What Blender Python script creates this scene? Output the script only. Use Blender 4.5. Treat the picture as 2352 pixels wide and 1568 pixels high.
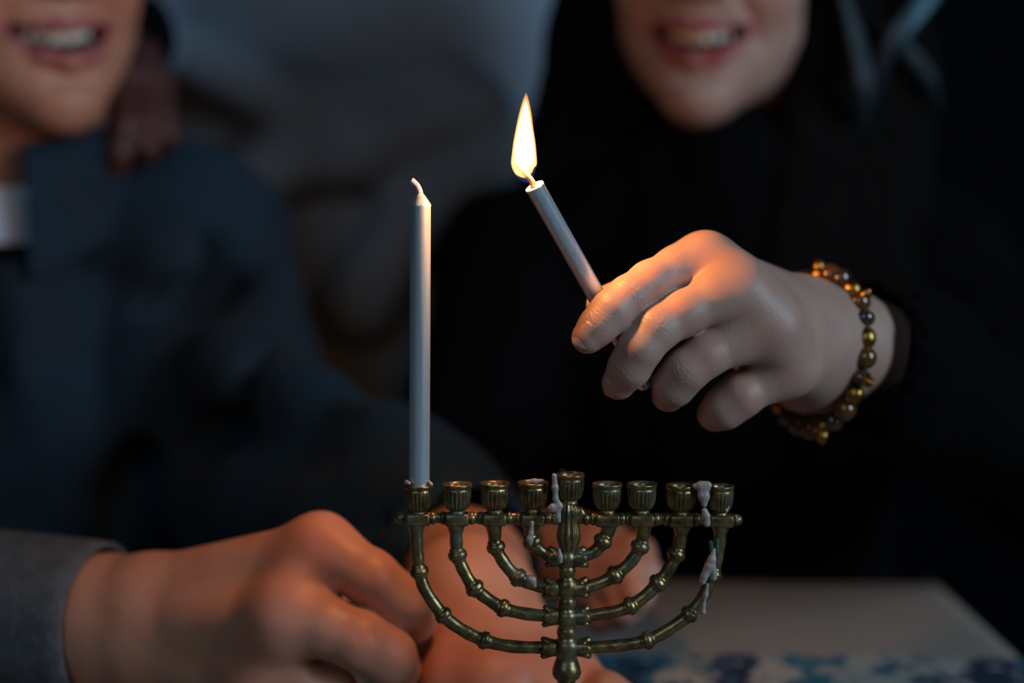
import bpy, bmesh, math, random
import numpy as np
from mathutils import Vector, Matrix, Euler

random.seed(7)
rng = np.random.RandomState(7)
for o in list(bpy.data.objects):
    bpy.data.objects.remove(o)
scene = bpy.context.scene
COL = scene.collection

# ------------------------------------------------------------------ camera
TZ = 0.75                                   # table top height
CAM = Vector((0.0, -0.60, TZ + 0.24))
PITCH = math.radians(5.0)
LENS = 55.0
FPX = LENS / 36.0 * 2352.0
cam_data = bpy.data.cameras.new('camera')
cam = bpy.data.objects.new('camera', cam_data)
COL.objects.link(cam)
cam.location = CAM
cam.rotation_euler = (math.pi / 2 - PITCH, 0, 0)
cam_data.lens = LENS
cam_data.sensor_width = 36.0
cam_data.clip_start = 0.01
cam_data.dof.use_dof = True
cam_data.dof.focus_distance = 0.598
cam_data.dof.aperture_fstop = 3.0
scene.camera = cam

# ------------------------------------------------------------------ world, daylight, exposure
world = bpy.data.worlds.new('World')
scene.world = world
world.use_nodes = True
bg = world.node_tree.nodes['Background']
bg.inputs['Color'].default_value = (0.55, 0.75, 1.0, 1)
bg.inputs['Strength'].default_value = 0.008
scene.view_settings.view_transform = 'Standard'
scene.view_settings.look = 'None'
scene.view_settings.exposure = 0.0
scene.view_settings.gamma = 1.0
scene.view_settings.use_curve_mapping = False
scene.cycles.use_denoising = True
scene.cycles.sample_clamp_indirect = 4.0
scene.cycles.max_bounces = 6
scene.cycles.diffuse_bounces = 3
scene.cycles.glossy_bounces = 3
scene.cycles.transmission_bounces = 2
scene.cycles.volume_bounces = 0
scene.cycles.caustics_reflective = False
scene.cycles.caustics_refractive = False
scene.cycles.use_adaptive_sampling = True
scene.cycles.adaptive_threshold = 0.02


def window_light(name, loc, target, sx, sy, power, color):
    l = bpy.data.lights.new(name, 'AREA')
    l.shape = 'RECTANGLE'
    l.size, l.size_y = sx, sy
    l.energy = power
    l.color = color
    o = bpy.data.objects.new(name, l)
    COL.objects.link(o)
    o.location = loc
    d = Vector(target) - Vector(loc)
    o.rotation_euler = d.to_track_quat('-Z', 'Y').to_euler()
    return o


# daylight of the room's two windows: one to the right of the table, one behind the camera on the left
window_light('window_daylight_right', (1.95, -1.15, 1.75), (0.0, 0.35, 1.0), 0.8, 1.2, 39.0, (0.54, 0.77, 1.0))
window_light('window_daylight_left', (-0.75, -2.3, 2.1), (-0.1, 0.3, 1.0), 0.9, 1.1, 8.5, (0.56, 0.79, 1.0))


# ------------------------------------------------------------------ helpers
def P(px, py, Y):
    """a point of the place: where the line of sight through a pixel meets the depth y = Y"""
    dx = (px - 1176.0) / FPX
    du = (784.0 - py) / FPX
    c, s = math.cos(PITCH), math.sin(PITCH)
    d = Vector((dx, c + du * s, -s + du * c))
    t = (Y - CAM.y) / d.y
    return CAM + d * t


def link(o, parent=None):
    COL.objects.link(o)
    if parent is not None:
        o.parent = parent
        o.matrix_parent_inverse = Matrix.Translation(-parent.location)
    return o


def tag(o, label=None, cat=None, group=None, kind=None):
    if label: o['label'] = label
    if cat: o['category'] = cat
    if group: o['group'] = group
    if kind: o['kind'] = kind
    return o


def empty(name, loc, label, cat, group=None):
    o = bpy.data.objects.new(name, None)
    o.location = loc
    o.empty_display_size = 0.02
    COL.objects.link(o)
    return tag(o, label, cat, group)


def mesh_np(name, verts, quads, smooth=True, tris=None):
    me = bpy.data.meshes.new(name)
    verts = np.asarray(verts, np.float32)
    quads = np.asarray(quads, np.int32)
    n = len(quads)
    k = quads.shape[1]
    me.vertices.add(len(verts))
    me.vertices.foreach_set('co', verts.ravel())
    me.loops.add(n * k)
    me.loops.foreach_set('vertex_index', quads.ravel())
    me.polygons.add(n)
    me.polygons.foreach_set('loop_start', np.arange(0, n * k, k, dtype=np.int32))
    try:
        me.polygons.foreach_set('loop_total', np.full(n, k, np.int32))
    except Exception:
        pass
    me.update(calc_edges=True)
    me.validate()
    if smooth:
        me.polygons.foreach_set('use_smooth', np.ones(len(me.polygons), bool))
    return me


def obj(name, me, mat, parent=None):
    o = bpy.data.objects.new(name, me)
    if mat is not None:
        me.materials.append(mat)
    return link(o, parent)


def set_attr(me, name, vals):
    a = me.attributes.new(name, 'FLOAT', 'POINT')
    a.data.foreach_set('value', np.asarray(vals, np.float32))


# ------------------------------------------------------------------ implicit surfaces
def smin(a, b, k):
    if k <= 0:
        return np.minimum(a, b)
    h = np.maximum(k - np.abs(a - b), 0.0) / k
    return np.minimum(a, b) - h * h * k * 0.25


class Vol:
    def __init__(s, lo, hi, h):
        s.h = h
        s.lo = np.array(lo, np.float32)
        n = np.ceil((np.array(hi) - np.array(lo)) / h).astype(int) + 1
        s.n = n
        s.x = (s.lo[0] + h * np.arange(n[0], dtype=np.float32))[:, None, None]
        s.y = (s.lo[1] + h * np.arange(n[1], dtype=np.float32))[None, :, None]
        s.z = (s.lo[2] + h * np.arange(n[2], dtype=np.float32))[None, None, :]
        s.D = np.full(tuple(n), 0.5 if h < 0.1 else 500.0, np.float32)

    def like(s):
        v = Vol.__new__(Vol)
        v.h, v.lo, v.n, v.x, v.y, v.z = s.h, s.lo, s.n, s.x, s.y, s.z
        v.D = np.full(tuple(s.n), 0.5 if s.h < 0.1 else 500.0, np.float32)
        return v

    def _sl(s, lo, hi, m):
        a = np.clip(np.floor((np.minimum(lo, hi) - m - s.lo) / s.h).astype(int), 0, s.n)
        b = np.clip(np.ceil((np.maximum(lo, hi) + m - s.lo) / s.h).astype(int) + 1, 0, s.n)
        return slice(a[0], b[0]), slice(a[1], b[1]), slice(a[2], b[2])

    def _put(s, sl, d, k, op):
        if op == 'add':
            s.D[sl] = smin(s.D[sl], d, k)
        else:
            s.D[sl] = -smin(-s.D[sl], d, k)

    def cone(s, a, b, ra, rb, k=0.0, op='add', sc=(1, 1, 1)):
        a = np.array(a, np.float32); b = np.array(b, np.float32)
        sc = np.array(sc, np.float32)
        m = (max(ra, rb) / sc.min()) + k * 2 + s.h * 4
        sl = s._sl(a, b, m)
        if any(q.stop <= q.start for q in sl): return s
        x = (s.x[sl[0]] - a[0]) * sc[0]; y = (s.y[:, sl[1]] - a[1]) * sc[1]; z = (s.z[:, :, sl[2]] - a[2]) * sc[2]
        d = (b - a) * sc
        L2 = float((d * d).sum()) + 1e-12
        t = np.clip((x * d[0] + y * d[1] + z * d[2]) / L2, 0, 1)
        dist = np.sqrt((x - t * d[0]) ** 2 + (y - t * d[1]) ** 2 + (z - t * d[2]) ** 2) - (ra + (rb - ra) * t)
        s._put(sl, dist, k, op)
        return s

    def chain(s, pts, radii, k=0.0, op='add', sc=(1, 1, 1)):
        for i in range(len(pts) - 1):
            s.cone(pts[i], pts[i + 1], radii[i], radii[i + 1], k, op, sc)
        return s

    def ell(s, c, r, k=0.0, op='add', R=None):
        c = np.array(c, np.float32); r = np.array(r, np.float32)
        m = r.max() + k * 2 + s.h * 4
        sl = s._sl(c, c, m)
        if any(q.stop <= q.start for q in sl): return s
        x = s.x[sl[0]] - c[0]; y = s.y[:, sl[1]] - c[1]; z = s.z[:, :, sl[2]] - c[2]
        if R is not None:
            R = np.array(R, np.float32)
            x, y, z = (R[0, 0] * x + R[1, 0] * y + R[2, 0] * z, R[0, 1] * x + R[1, 1] * y + R[2, 1] * z,
                       R[0, 2] * x + R[1, 2] * y + R[2, 2] * z)
        k0 = np.sqrt((x / r[0]) ** 2 + (y / r[1]) ** 2 + (z / r[2]) ** 2) + 1e-9
        k1 = np.sqrt((x / r[0] ** 2) ** 2 + (y / r[1] ** 2) ** 2 + (z / r[2] ** 2) ** 2) + 1e-9
        s._put(sl, k0 * (k0 - 1.0) / k1, k, op)
        return s

    def merge(s, o, k=0.0):
        s.D = smin(s.D, o.D, k)
        return s

    def surface(s):
        """naive surface nets -> verts, quads"""
        D = s.D
        I = D < 0
        nx, ny, nz = D.shape
        cnt = np.zeros((nx - 1, ny - 1, nz - 1), np.int8)
        for dx in (0, 1):
            for dy in (0, 1):
                for dz in (0, 1):
                    cnt += I[dx:nx - 1 + dx, dy:ny - 1 + dy, dz:nz - 1 + dz]
        act = (cnt > 0) & (cnt < 8)
        ci, cj, ck = np.nonzero(act)
        idx = np.full(act.shape, -1, np.int32)
        idx[ci, cj, ck] = np.arange(len(ci))
        acc = np.zeros((len(ci), 3), np.float32)
        num = np.zeros(len(ci), np.float32)
        corners = [(a, b, c) for a in (0, 1) for b in (0, 1) for c in (0, 1)]
        vals = {c: D[ci + c[0], cj + c[1], ck + c[2]] for c in corners}
        for c in corners:
            for ax in range(3):
                if c[ax] == 0:
                    e = list(c); e[ax] = 1; e = tuple(e)
                    va, vb = vals[c], vals[e]
                    m = (va < 0) != (vb < 0)
                    t = np.where(m, va / np.where(m, va - vb, 1), 0)
                    p = np.zeros((len(ci), 3), np.float32)
                    p[:] = c
                    p[:, ax] += t
                    acc[m] += p[m]
                    num[m] += 1
        v = acc / num[:, None]
        v += np.stack([ci, cj, ck], 1)
        v = v * s.h + s.lo
        quads = []
        for ax in range(3):
            a, b = [(1, 2), (2, 0), (0, 1)][ax]
            s0 = [slice(None)] * 3; s1 = [slice(None)] * 3
            s0[ax] = slice(0, -1); s1[ax] = slice(1, None)
            A = I[tuple(s0)]; B = I[tuple(s1)]
            e = np.nonzero(A != B)
            e = np.stack(e, 1)
            sz = np.array(act.shape)
            ok = (e[:, a] >= 1) & (e[:, b] >= 1) & (e[:, a] < sz[a]) & (e[:, b] < sz[b])
            e = e[ok]
            sgn = A[e[:, 0], e[:, 1], e[:, 2]]
            q = []
            for (da, db) in ((-1, -1), (0, -1), (0, 0), (-1, 0)):
                f = e.copy(); f[:, a] += da; f[:, b] += db
                q.append(idx[f[:, 0], f[:, 1], f[:, 2]])
            q = np.stack(q, 1)
            q[~sgn] = q[~sgn][:, ::-1]
            quads.append(q)
        q = np.concatenate(quads)
        return v, q[(q >= 0).all(1)]


def relax(v, q, it=2, lam=0.5):
    n = len(v)
    a = np.concatenate([q[:, 0], q[:, 1], q[:, 2], q[:, 3]]); b = np.concatenate([q[:, 1], q[:, 2], q[:, 3], q[:, 0]])
    for i in range(it):
        for l in (lam, -lam * 0.98):
            s = np.zeros((n, 3)); c = np.zeros(n)
            for ax in range(3):
                s[:, ax] = np.bincount(a, v[b, ax], n) + np.bincount(b, v[a, ax], n)
            c = np.bincount(a, minlength=n) + np.bincount(b, minlength=n)
            v = v + l * (s / np.maximum(c, 1)[:, None] - v)
    return v


def join_np(parts):
    vs, qs, base = [], [], 0
    for v, q in parts:
        vs.append(v); qs.append(q + base); base += len(v)
    return np.concatenate(vs), np.concatenate(qs)


def tube(pts, radii, n=16, flat=1.0, caps=True, front=(0, -1, 0)):
    """swept tube along points, elliptical section (flat = depth / width)"""
    pts = [Vector(p) for p in pts]
    verts, quads = [], []
    m = len(pts)
    fr = Vector(front)
    for i, p in enumerate(pts):
        t = (pts[min(i + 1, m - 1)] - pts[max(i - 1, 0)]).normalized()
        u = t.cross(fr)
        if u.length < 1e-4: u = t.cross(Vector((1, 0, 0)))
        u.normalize()
        w = u.cross(t).normalized()
        for j in range(n):
            a = 2 * math.pi * j / n
            verts.append(p + u * (math.cos(a) * radii[i]) + w * (math.sin(a) * radii[i] * flat))
    for i in range(m - 1):
        for j in range(n):
            quads.append((i * n + j, i * n + (j + 1) % n, (i + 1) * n + (j + 1) % n, (i + 1) * n + j))
    if caps:
        for i, p, rev in ((0, pts[0], True), (m - 1, pts[-1], False)):
            c = len(verts); verts.append(p)
            for j in range(0, n, 2):
                f = (c, i * n + (j + 1) % n, i * n + j, i * n + (j - 1) % n)
                quads.append(f if rev else f[::-1])
    return np.array([tuple(v) for v in verts]), np.array(quads)


def spline(pts, n=8):
    """Catmull-Rom through tuples"""
    P_ = [np.array(p, float) for p in pts]
    P_ = [2 * P_[0] - P_[1]] + P_ + [2 * P_[-1] - P_[-2]]
    out = []
    for i in range(1, len(P_) - 2):
        for j in range(n):
            t = j / n
            a, b, c, d = P_[i - 1], P_[i], P_[i + 1], P_[i + 2]
            out.append(0.5 * (2 * b + (c - a) * t + (2 * a - 5 * b + 4 * c - d) * t * t + (3 * b - a - 3 * c + d) * t ** 3))
    out.append(P_[-2])
    return out


def lathe(profile, center, n=40, flute=None, axis=None, flat=1.0):
    """profile [(r, h)] about an axis from center; flute(theta, i) scales the radius"""
    ax = Vector(axis).normalized() if axis is not None else Vector((0, 0, 1))
    rot = Vector((0, 0, 1)).rotation_difference(ax).to_matrix()
    c = Vector(center)
    verts, quads = [], []
    for i, (r, h) in enumerate(profile):
        for j in range(n):
            th = 2 * math.pi * j / n
            rr = r * (flute(th, i) if flute else 1.0)
            verts.append(c + rot @ Vector((rr * math.cos(th), rr * math.sin(th) * flat, h)))
    for i in range(len(profile) - 1):
        for j in range(n):
            quads.append((i * n + j, i * n + (j + 1) % n, (i + 1) * n + (j + 1) % n, (i + 1) * n + j))
    return np.array([tuple(v) for v in verts]), np.array(quads)


def rbox(lo, hi, r, seg=3):
    bm = bmesh.new()
    bmesh.ops.create_cube(bm, size=1)
    lo = Vector(lo); hi = Vector(hi)
    for v in bm.verts:
        v.co = Vector((lo[i] + (v.co[i] + 0.5) * (hi[i] - lo[i]) for i in range(3)))
    bmesh.ops.bevel(bm, geom=bm.edges[:], offset=r, segments=seg, affect='EDGES', profile=0.5)
    me = bpy.data.meshes.new('box')
    bm.to_mesh(me); bm.free()
    for p in me.polygons: p.use_smooth = True
    return me


# ------------------------------------------------------------------ materials
def new_mat(name):
    m = bpy.data.materials.new(name)
    m.use_nodes = True
    nt = m.node_tree
    b = nt.nodes['Principled BSDF']
    return m, nt, b


def N(nt, t, **kw):
    n = nt.nodes.new(t)
    for k, v in kw.items():
        if k in n.inputs: n.inputs[k].default_value = v
        else: setattr(n, k, v)
    return n


def noise_bump(nt, b, scale, strength, dist, detail=6.0, stretch=None):
    tc = N(nt, 'ShaderNodeTexCoord')
    n = N(nt, 'ShaderNodeTexNoise', Scale=scale, Detail=detail)
    if stretch:
        mp = N(nt, 'ShaderNodeMapping'); mp.inputs['Scale'].default_value = stretch
        nt.links.new(tc.outputs['Object'], mp.inputs['Vector']); nt.links.new(mp.outputs['Vector'], n.inputs['Vector'])
    else:
        nt.links.new(tc.outputs['Object'], n.inputs['Vector'])
    bp = N(nt, 'ShaderNodeBump', Strength=strength, Distance=dist)
    nt.links.new(n.outputs['Fac'], bp.inputs['Height'])
    nt.links.new(bp.outputs['Normal'], b.inputs['Normal'])
    return n


def mix_noise_color(nt, scale, c1, c2, lo=0.35, hi=0.65, detail=5.0):
    tc = N(nt, 'ShaderNodeTexCoord')
    n = N(nt, 'ShaderNodeTexNoise', Scale=scale, Detail=detail)
    nt.links.new(tc.outputs['Object'], n.inputs['Vector'])
    r = N(nt, 'ShaderNodeValToRGB')
    r.color_ramp.elements[0].position = lo; r.color_ramp.elements[0].color = (*c1, 1)
    r.color_ramp.elements[1].position = hi; r.color_ramp.elements[1].color = (*c2, 1)
    nt.links.new(n.outputs['Fac'], r.inputs['Fac'])
    return r


def plain(name, color, rough=0.6, metal=0.0, bump=None, vary=None, spec=0.5, sheen=0.0):
    m, nt, b = new_mat(name)
    b.inputs['Base Color'].default_value = (*color, 1)
    b.inputs['Roughness'].default_value = rough
    b.inputs['Metallic'].default_value = metal
    b.inputs['Specular IOR Level'].default_value = spec
    if sheen: b.inputs['Sheen Weight'].default_value = sheen
    if vary:
        r = mix_noise_color(nt, vary[0], color, vary[1])
        nt.links.new(r.outputs['Color'], b.inputs['Base Color'])
    if bump: noise_bump(nt, b, *bump)
    return m


def skin_mat(name, base, red, lip, inner=(0.05, 0.008, 0.008)):
    m, nt, b = new_mat(name)
    v = mix_noise_color(nt, 55.0, base, tuple(c * f for c, f in zip(base, (0.86, 0.74, 0.70))), 0.3, 0.75)
    col = v.outputs['Color']
    for nm, c in (('red', red), ('lip', lip), ('inner', inner)):
        a = N(nt, 'ShaderNodeAttribute'); a.attribute_name = nm
        mx = N(nt, 'ShaderNodeMix'); mx.data_type = 'RGBA'
        nt.links.new(a.outputs['Fac'], mx.inputs[0])
        nt.links.new(col, mx.inputs[6])
        mx.inputs[7].default_value = (*c, 1)
        col = mx.outputs[2]
    nt.links.new(col, b.inputs['Base Color'])
    b.inputs['Roughness'].default_value = 0.48
    b.inputs['Specular IOR Level'].default_value = 0.4
    b.inputs['Subsurface Weight'].default_value = 0.25
    b.inputs['Subsurface Radius'].default_value = (1.0, 0.35, 0.18)
    b.inputs['Subsurface Scale'].default_value = 0.0035
    noise_bump(nt, b, 700.0, 0.22, 0.0006, 4.0)
    return m


M = {}
M['skin_w'] = skin_mat('skin_fair', (0.42, 0.265, 0.205), (0.46, 0.19, 0.13), (0.36, 0.07, 0.075))
M['skin_b'] = skin_mat('skin_tan', (0.54, 0.245, 0.150), (0.57, 0.165, 0.10), (0.42, 0.12, 0.11))
M['skin_t'] = skin_mat('skin_shade_dark', (0.085, 0.030, 0.025), (0.09, 0.028, 0.022), (0.42, 0.12, 0.11))  # third person's skin darkened: shade on the hand is put into the colour
M['nail'] = plain('nail', (0.46, 0.28, 0.22), 0.38)
M['teeth'] = plain('teeth', (0.82, 0.78, 0.68), 0.25)
M['eye'] = plain('eye_white', (0.7, 0.68, 0.64), 0.2)
M['iris'] = plain('iris', (0.05, 0.025, 0.012), 0.2)
M['black_knit'] = plain('black_knit', (0.0028, 0.0028, 0.0034), 0.95, bump=(220.0, 0.5, 0.002), spec=0.04)
M['black_hair'] = plain('black_hair', (0.0035, 0.0028, 0.0025), 0.55, bump=(90.0, 0.7, 0.004, 5.0, (14, 14, 1)), spec=0.06)
M['hair_sheen'] = plain('hair_painted_sheen', (0.006, 0.018, 0.024), 0.35, bump=(90.0, 0.5, 0.003, 5.0, (14, 14, 1)), spec=0.4)  # black hair with the cool window highlight painted in as teal
M['brown_hair'] = plain('brown_hair', (0.014, 0.008, 0.005), 0.5, bump=(90.0, 0.6, 0.004, 5.0, (14, 14, 1)), spec=0.3)
M['navy'] = plain('navy_cotton', (0.0065, 0.025, 0.043), 0.85, bump=(260.0, 0.3, 0.0012), vary=(9.0, (0.012, 0.019, 0.027)), spec=0.2, sheen=0.02)
M['cuff'] = plain('charcoal_twill', (0.085, 0.083, 0.085), 0.9, bump=(420.0, 0.5, 0.0012), vary=(160.0, (0.06, 0.06, 0.063)), spec=0.2)
M['slate'] = plain('slate_jersey', (0.185, 0.25, 0.315), 0.95, bump=(240.0, 0.3, 0.0015), vary=(5.0, (0.195, 0.235, 0.275)), spec=0.15)
M['white_tee'] = plain('white_cotton', (0.55, 0.60, 0.70), 0.85, bump=(300.0, 0.3, 0.001))
M['trousers'] = plain('dark_trousers', (0.012, 0.013, 0.018), 0.9)
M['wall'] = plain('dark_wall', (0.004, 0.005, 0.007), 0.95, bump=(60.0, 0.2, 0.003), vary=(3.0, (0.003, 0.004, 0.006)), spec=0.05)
M['floor'] = plain('dark_wood_floor', (0.05, 0.03, 0.02), 0.6, bump=(30.0, 0.2, 0.003, 5.0, (1, 12, 1)))
M['table_wood'] = plain('table_wood', (0.10, 0.055, 0.03), 0.5, bump=(40.0, 0.2, 0.002, 5.0, (1, 12, 1)))


def brass_mat():
    m, nt, b = new_mat('aged_brass')
    tc = N(nt, 'ShaderNodeTexCoord')
    n1 = N(nt, 'ShaderNodeTexNoise', Scale=260.0, Detail=8.0, Roughness=0.65)
    n2 = N(nt, 'ShaderNodeTexNoise', Scale=70.0, Detail=4.0)
    for n in (n1, n2): nt.links.new(tc.outputs['Object'], n.inputs['Vector'])
    r1 = N(nt, 'ShaderNodeValToRGB')
    e = r1.color_ramp.elements
    e[0].position, e[0].color = 0.34, (0.066, 0.052, 0.030, 1)
    e[1].position, e[1].color = 0.66, (0.34, 0.228, 0.085, 1)
    nt.links.new(n1.outputs['Fac'], r1.inputs['Fac'])
    r2 = N(nt, 'ShaderNodeValToRGB')
    r2.color_ramp.elements[0].position, r2.color_ramp.elements[0].color = 0.50, (0, 0, 0, 1)
    r2.color_ramp.elements[1].position, r2.color_ramp.elements[1].color = 0.72, (1, 1, 1, 1)
    nt.links.new(n2.outputs['Fac'], r2.inputs['Fac'])
    mx = N(nt, 'ShaderNodeMix'); mx.data_type = 'RGBA'
    nt.links.new(r2.outputs['Color'], mx.inputs[0])
    nt.links.new(r1.outputs['Color'], mx.inputs[6])
    mx.inputs[7].default_value = (0.10, 0.098, 0.066, 1)
    nt.links.new(mx.outputs[2], b.inputs['Base Color'])
    mr = N(nt, 'ShaderNodeMapRange'); mr.inputs[3].default_value = 0.80; mr.inputs[4].default_value = 0.25
    nt.links.new(r2.outputs['Color'], mr.inputs[0]); nt.links.new(mr.outputs[0], b.inputs['Metallic'])
    rr = N(nt, 'ShaderNodeMapRange'); rr.inputs[3].default_value = 0.38; rr.inputs[4].default_value = 0.20
    nt.links.new(n1.outputs['Fac'], rr.inputs[0]); nt.links.new(rr.outputs[0], b.inputs['Roughness'])
    bp = N(nt, 'ShaderNodeBump', Strength=0.35, Distance=0.0006)
    nt.links.new(n1.outputs['Fac'], bp.inputs['Height']); nt.links.new(bp.outputs['Normal'], b.inputs['Normal'])
    return m


M['brass'] = brass_mat()
M['verdigris'] = plain('verdigris', (0.012, 0.075, 0.045), 0.7, bump=(900.0, 0.5, 0.0005), vary=(300.0, (0.03, 0.07, 0.04)))
M['soot'] = plain('soot', (0.01, 0.009, 0.008), 0.9)


def wax_mat():
    m, nt, b = new_mat('pale_wax')
    b.inputs['Base Color'].default_value = (0.31, 0.265, 0.225, 1)
    b.inputs['Roughness'].default_value = 0.35
    b.inputs['Subsurface Weight'].default_value = 0.5
    b.inputs['Subsurface Radius'].default_value = (1, 0.7, 0.5)
    b.inputs['Subsurface Scale'].default_value = 0.002
    noise_bump(nt, b, 500.0, 0.2, 0.0005)
    return m


M['wax'] = wax_mat()


def candle_mat():
    m, nt, b = new_mat('silver_candle_wax')
    tc = N(nt, 'ShaderNodeTexCoord')
    mp = N(nt, 'ShaderNodeMapping'); mp.inputs['Scale'].default_value = (1, 1, 0.04)
    n = N(nt, 'ShaderNodeTexNoise', Scale=900.0, Detail=3.0)
    nt.links.new(tc.outputs['Object'], mp.inputs['Vector']); nt.links.new(mp.outputs['Vector'], n.inputs['Vector'])
    r = N(nt, 'ShaderNodeValToRGB')
    r.color_ramp.elements[0].position, r.color_ramp.elements[0].color = 0.3, (0.50, 0.58, 0.62, 1)
    r.color_ramp.elements[1].position, r.color_ramp.elements[1].color = 0.7, (0.64, 0.72, 0.76, 1)
    nt.links.new(n.outputs['Fac'], r.inputs['Fac']); nt.links.new(r.outputs['Color'], b.inputs['Base Color'])
    b.inputs['Metallic'].default_value = 0.62
    b.inputs['Roughness'].default_value = 0.30
    bp = N(nt, 'ShaderNodeBump', Strength=0.12, Distance=0.0003)
    nt.links.new(n.outputs['Fac'], bp.inputs['Height']); nt.links.new(bp.outputs['Normal'], b.inputs['Normal'])
    return m


M['candle'] = candle_mat()
M['wick'] = plain('cotton_wick', (0.36, 0.32, 0.40), 0.9, bump=(1800.0, 0.8, 0.0006))
M['burnt_wick'] = plain('burnt_wick', (0.20, 0.10, 0.06), 0.9, bump=(1800.0, 0.9, 0.0008), vary=(1500.0, (0.5, 0.35, 0.25)))
M['candle_wax_top'] = plain('melted_wax', (0.62, 0.58, 0.52), 0.18)

# ------------------------------------------------------------------ the setting
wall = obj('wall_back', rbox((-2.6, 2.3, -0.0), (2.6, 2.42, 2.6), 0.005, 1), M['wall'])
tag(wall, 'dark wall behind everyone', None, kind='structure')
fl = obj('floor', rbox((-2.6, -1.4, -0.06), (2.6, 2.3, 0.0), 0.004, 1), M['floor'])
tag(fl, 'dark wooden floor', None, kind='structure')

# table and its cloth
TX0, TX1, TY0, TY1 = -1.05, 0.262, -0.42, 0.372
tb = empty('dining_table', (-0.4, 0.0, 0.0), 'wooden dining table standing under the printed cloth', 'table')
obj('tabletop', rbox((TX0 + .006, TY0 + .006, TZ - 0.034), (TX1 - .006, TY1 - .006, TZ - 0.0025), 0.006), M['table_wood'], tb)
for sx in (TX0 + 0.06, TX1 - 0.06):
    for sy in (TY0 + 0.06, TY1 - 0.06):
        obj('leg', rbox((sx - .025, sy - .025, 0.0), (sx + .025, sy + .025, TZ - 0.034), 0.005), M['table_wood'], tb)


def cloth_mat():
    m, nt, b = new_mat('printed_tablecloth')
    tc = N(nt, 'ShaderNodeTexCoord')
    sep = N(nt, 'ShaderNodeSeparateXYZ')
    nt.links.new(tc.outputs['Object'], sep.inputs[0])
    # where the printed field begins (a wavy line across the table)
    nb = N(nt, 'ShaderNodeTexNoise', Scale=22.0, Detail=2.0)
    nt.links.new(tc.outputs['Object'], nb.inputs['Vector'])
    ma = N(nt, 'ShaderNodeMath', operation='MULTIPLY_ADD'); ma.inputs[1].default_value = 0.05
    nt.links.new(nb.outputs['Fac'], ma.inputs[0]); nt.links.new(sep.outputs['Y'], ma.inputs[2])
    lt = N(nt, 'ShaderNodeMath', operation='LESS_THAN'); lt.inputs[1].default_value = 0.234
    nt.links.new(ma.outputs[0], lt.inputs[0])
    v = N(nt, 'ShaderNodeTexVoronoi', Scale=70.0); v.feature = 'F1'
    nw = N(nt, 'ShaderNodeTexNoise', Scale=70.0, Detail=2.0)
    nt.links.new(tc.outputs['Object'], nw.inputs['Vector'])
    vm = N(nt, 'ShaderNodeMixRGB'); vm.inputs[0].default_value = 0.04
    mpp = N(nt, 'ShaderNodeMapping'); mpp.inputs['Scale'].default_value = (1.0, 0.42, 1.0)
    nt.links.new(tc.outputs['Object'], mpp.inputs['Vector']); nt.links.new(mpp.outputs['Vector'], vm.inputs[1]); nt.links.new(nw.outputs['Color'], vm.inputs[2])
    nt.links.new(vm.outputs[0], v.inputs['Vector'])
    sc = N(nt, 'ShaderNodeSeparateColor')
    nt.links.new(v.outputs['Color'], sc.inputs[0])
    r = N(nt, 'ShaderNodeValToRGB')
    r.color_ramp.interpolation = 'CONSTANT'
    cols = [(0.0, (0.012, 0.02, 0.05)), (0.2, (0.33, 0.29, 0.24)), (0.42, (0.02, 0.10, 0.155)), (0.58, (0.018, 0.03, 0.075)),
            (0.72, (0.36, 0.32, 0.27)), (0.88, (0.03, 0.13, 0.17))]
    while len(r.color_ramp.elements) < len(cols): r.color_ramp.elements.new(0.5)
    for e, (p, c) in zip(r.color_ramp.elements, cols): e.position = p; e.color = (*c, 1)
    nt.links.new(sc.outputs['Red'], r.inputs['Fac'])
    mx = N(nt, 'ShaderNodeMix'); mx.data_type = 'RGBA'
    nt.links.new(lt.outputs[0], mx.inputs[0])
    mx.inputs[6].default_value = (0.28, 0.225, 0.18, 1)
    nt.links.new(r.outputs['Color'], mx.inputs[7])
    nt.links.new(mx.outputs[2], b.inputs['Base Color'])
    b.inputs['Roughness'].default_value = 0.8
    noise_bump(nt, b, 350.0, 0.25, 0.0008)
    return m


def make_cloth():
    nx, ny = 150, 100
    drop = 0.22
    rad = 0.018
    xs = np.linspace(TX0 - drop, TX1 + drop, nx)
    ys = np.linspace(TY0 - drop, TY1 + drop, ny)

    def fold(u, lo, hi):
        # unrolled coordinate -> (position, how far it hangs)
        over = np.maximum(u - hi, 0) + np.maximum(lo - u, 0)
        sgn = np.where(u > hi, 1, np.where(u < lo, -1, 0))
        a = np.minimum(over / rad, math.pi / 2)
        pos = np.clip(u, lo, hi) + sgn * rad * np.sin(a)
        dz = rad * (1 - np.cos(a)) + np.maximum(over - rad * math.pi / 2, 0)
        return pos, dz
    X, Y = np.meshgrid(xs, ys, indexing='ij')
    px, dx = fold(X, TX0, TX1)
    py, dy = fold(Y, TY0, TY1)
    hang = np.maximum(dx, dy)
    wav = 0.010 * np.sin(X * 38 + Y * 31) * np.clip(hang / 0.1, 0, 1)
    px = px + np.where(dx > 0.02, np.sign(X - 0) * np.abs(wav), 0)
    py = py + np.where(dy > 0.02, np.sign(Y - 0) * np.abs(wav), 0)
    flatw = 0.0016 * np.sin(X * 21 + 2 * np.sin(Y * 9)) * np.sin(Y * 17 + 1.3)
    Z = TZ + 0.0018 - hang + np.where(hang < 0.002, np.maximum(flatw, 0), 0)
    v = np.stack([px, py, Z], -1).reshape(-1, 3)
    q = []
    for i in range(nx - 1):
        for j in range(ny - 1):
            q.append((i * ny + j, (i + 1) * ny + j, (i + 1) * ny + j + 1, i * ny + j + 1))
    me = mesh_np('tablecloth', v, q)
    return me


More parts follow.
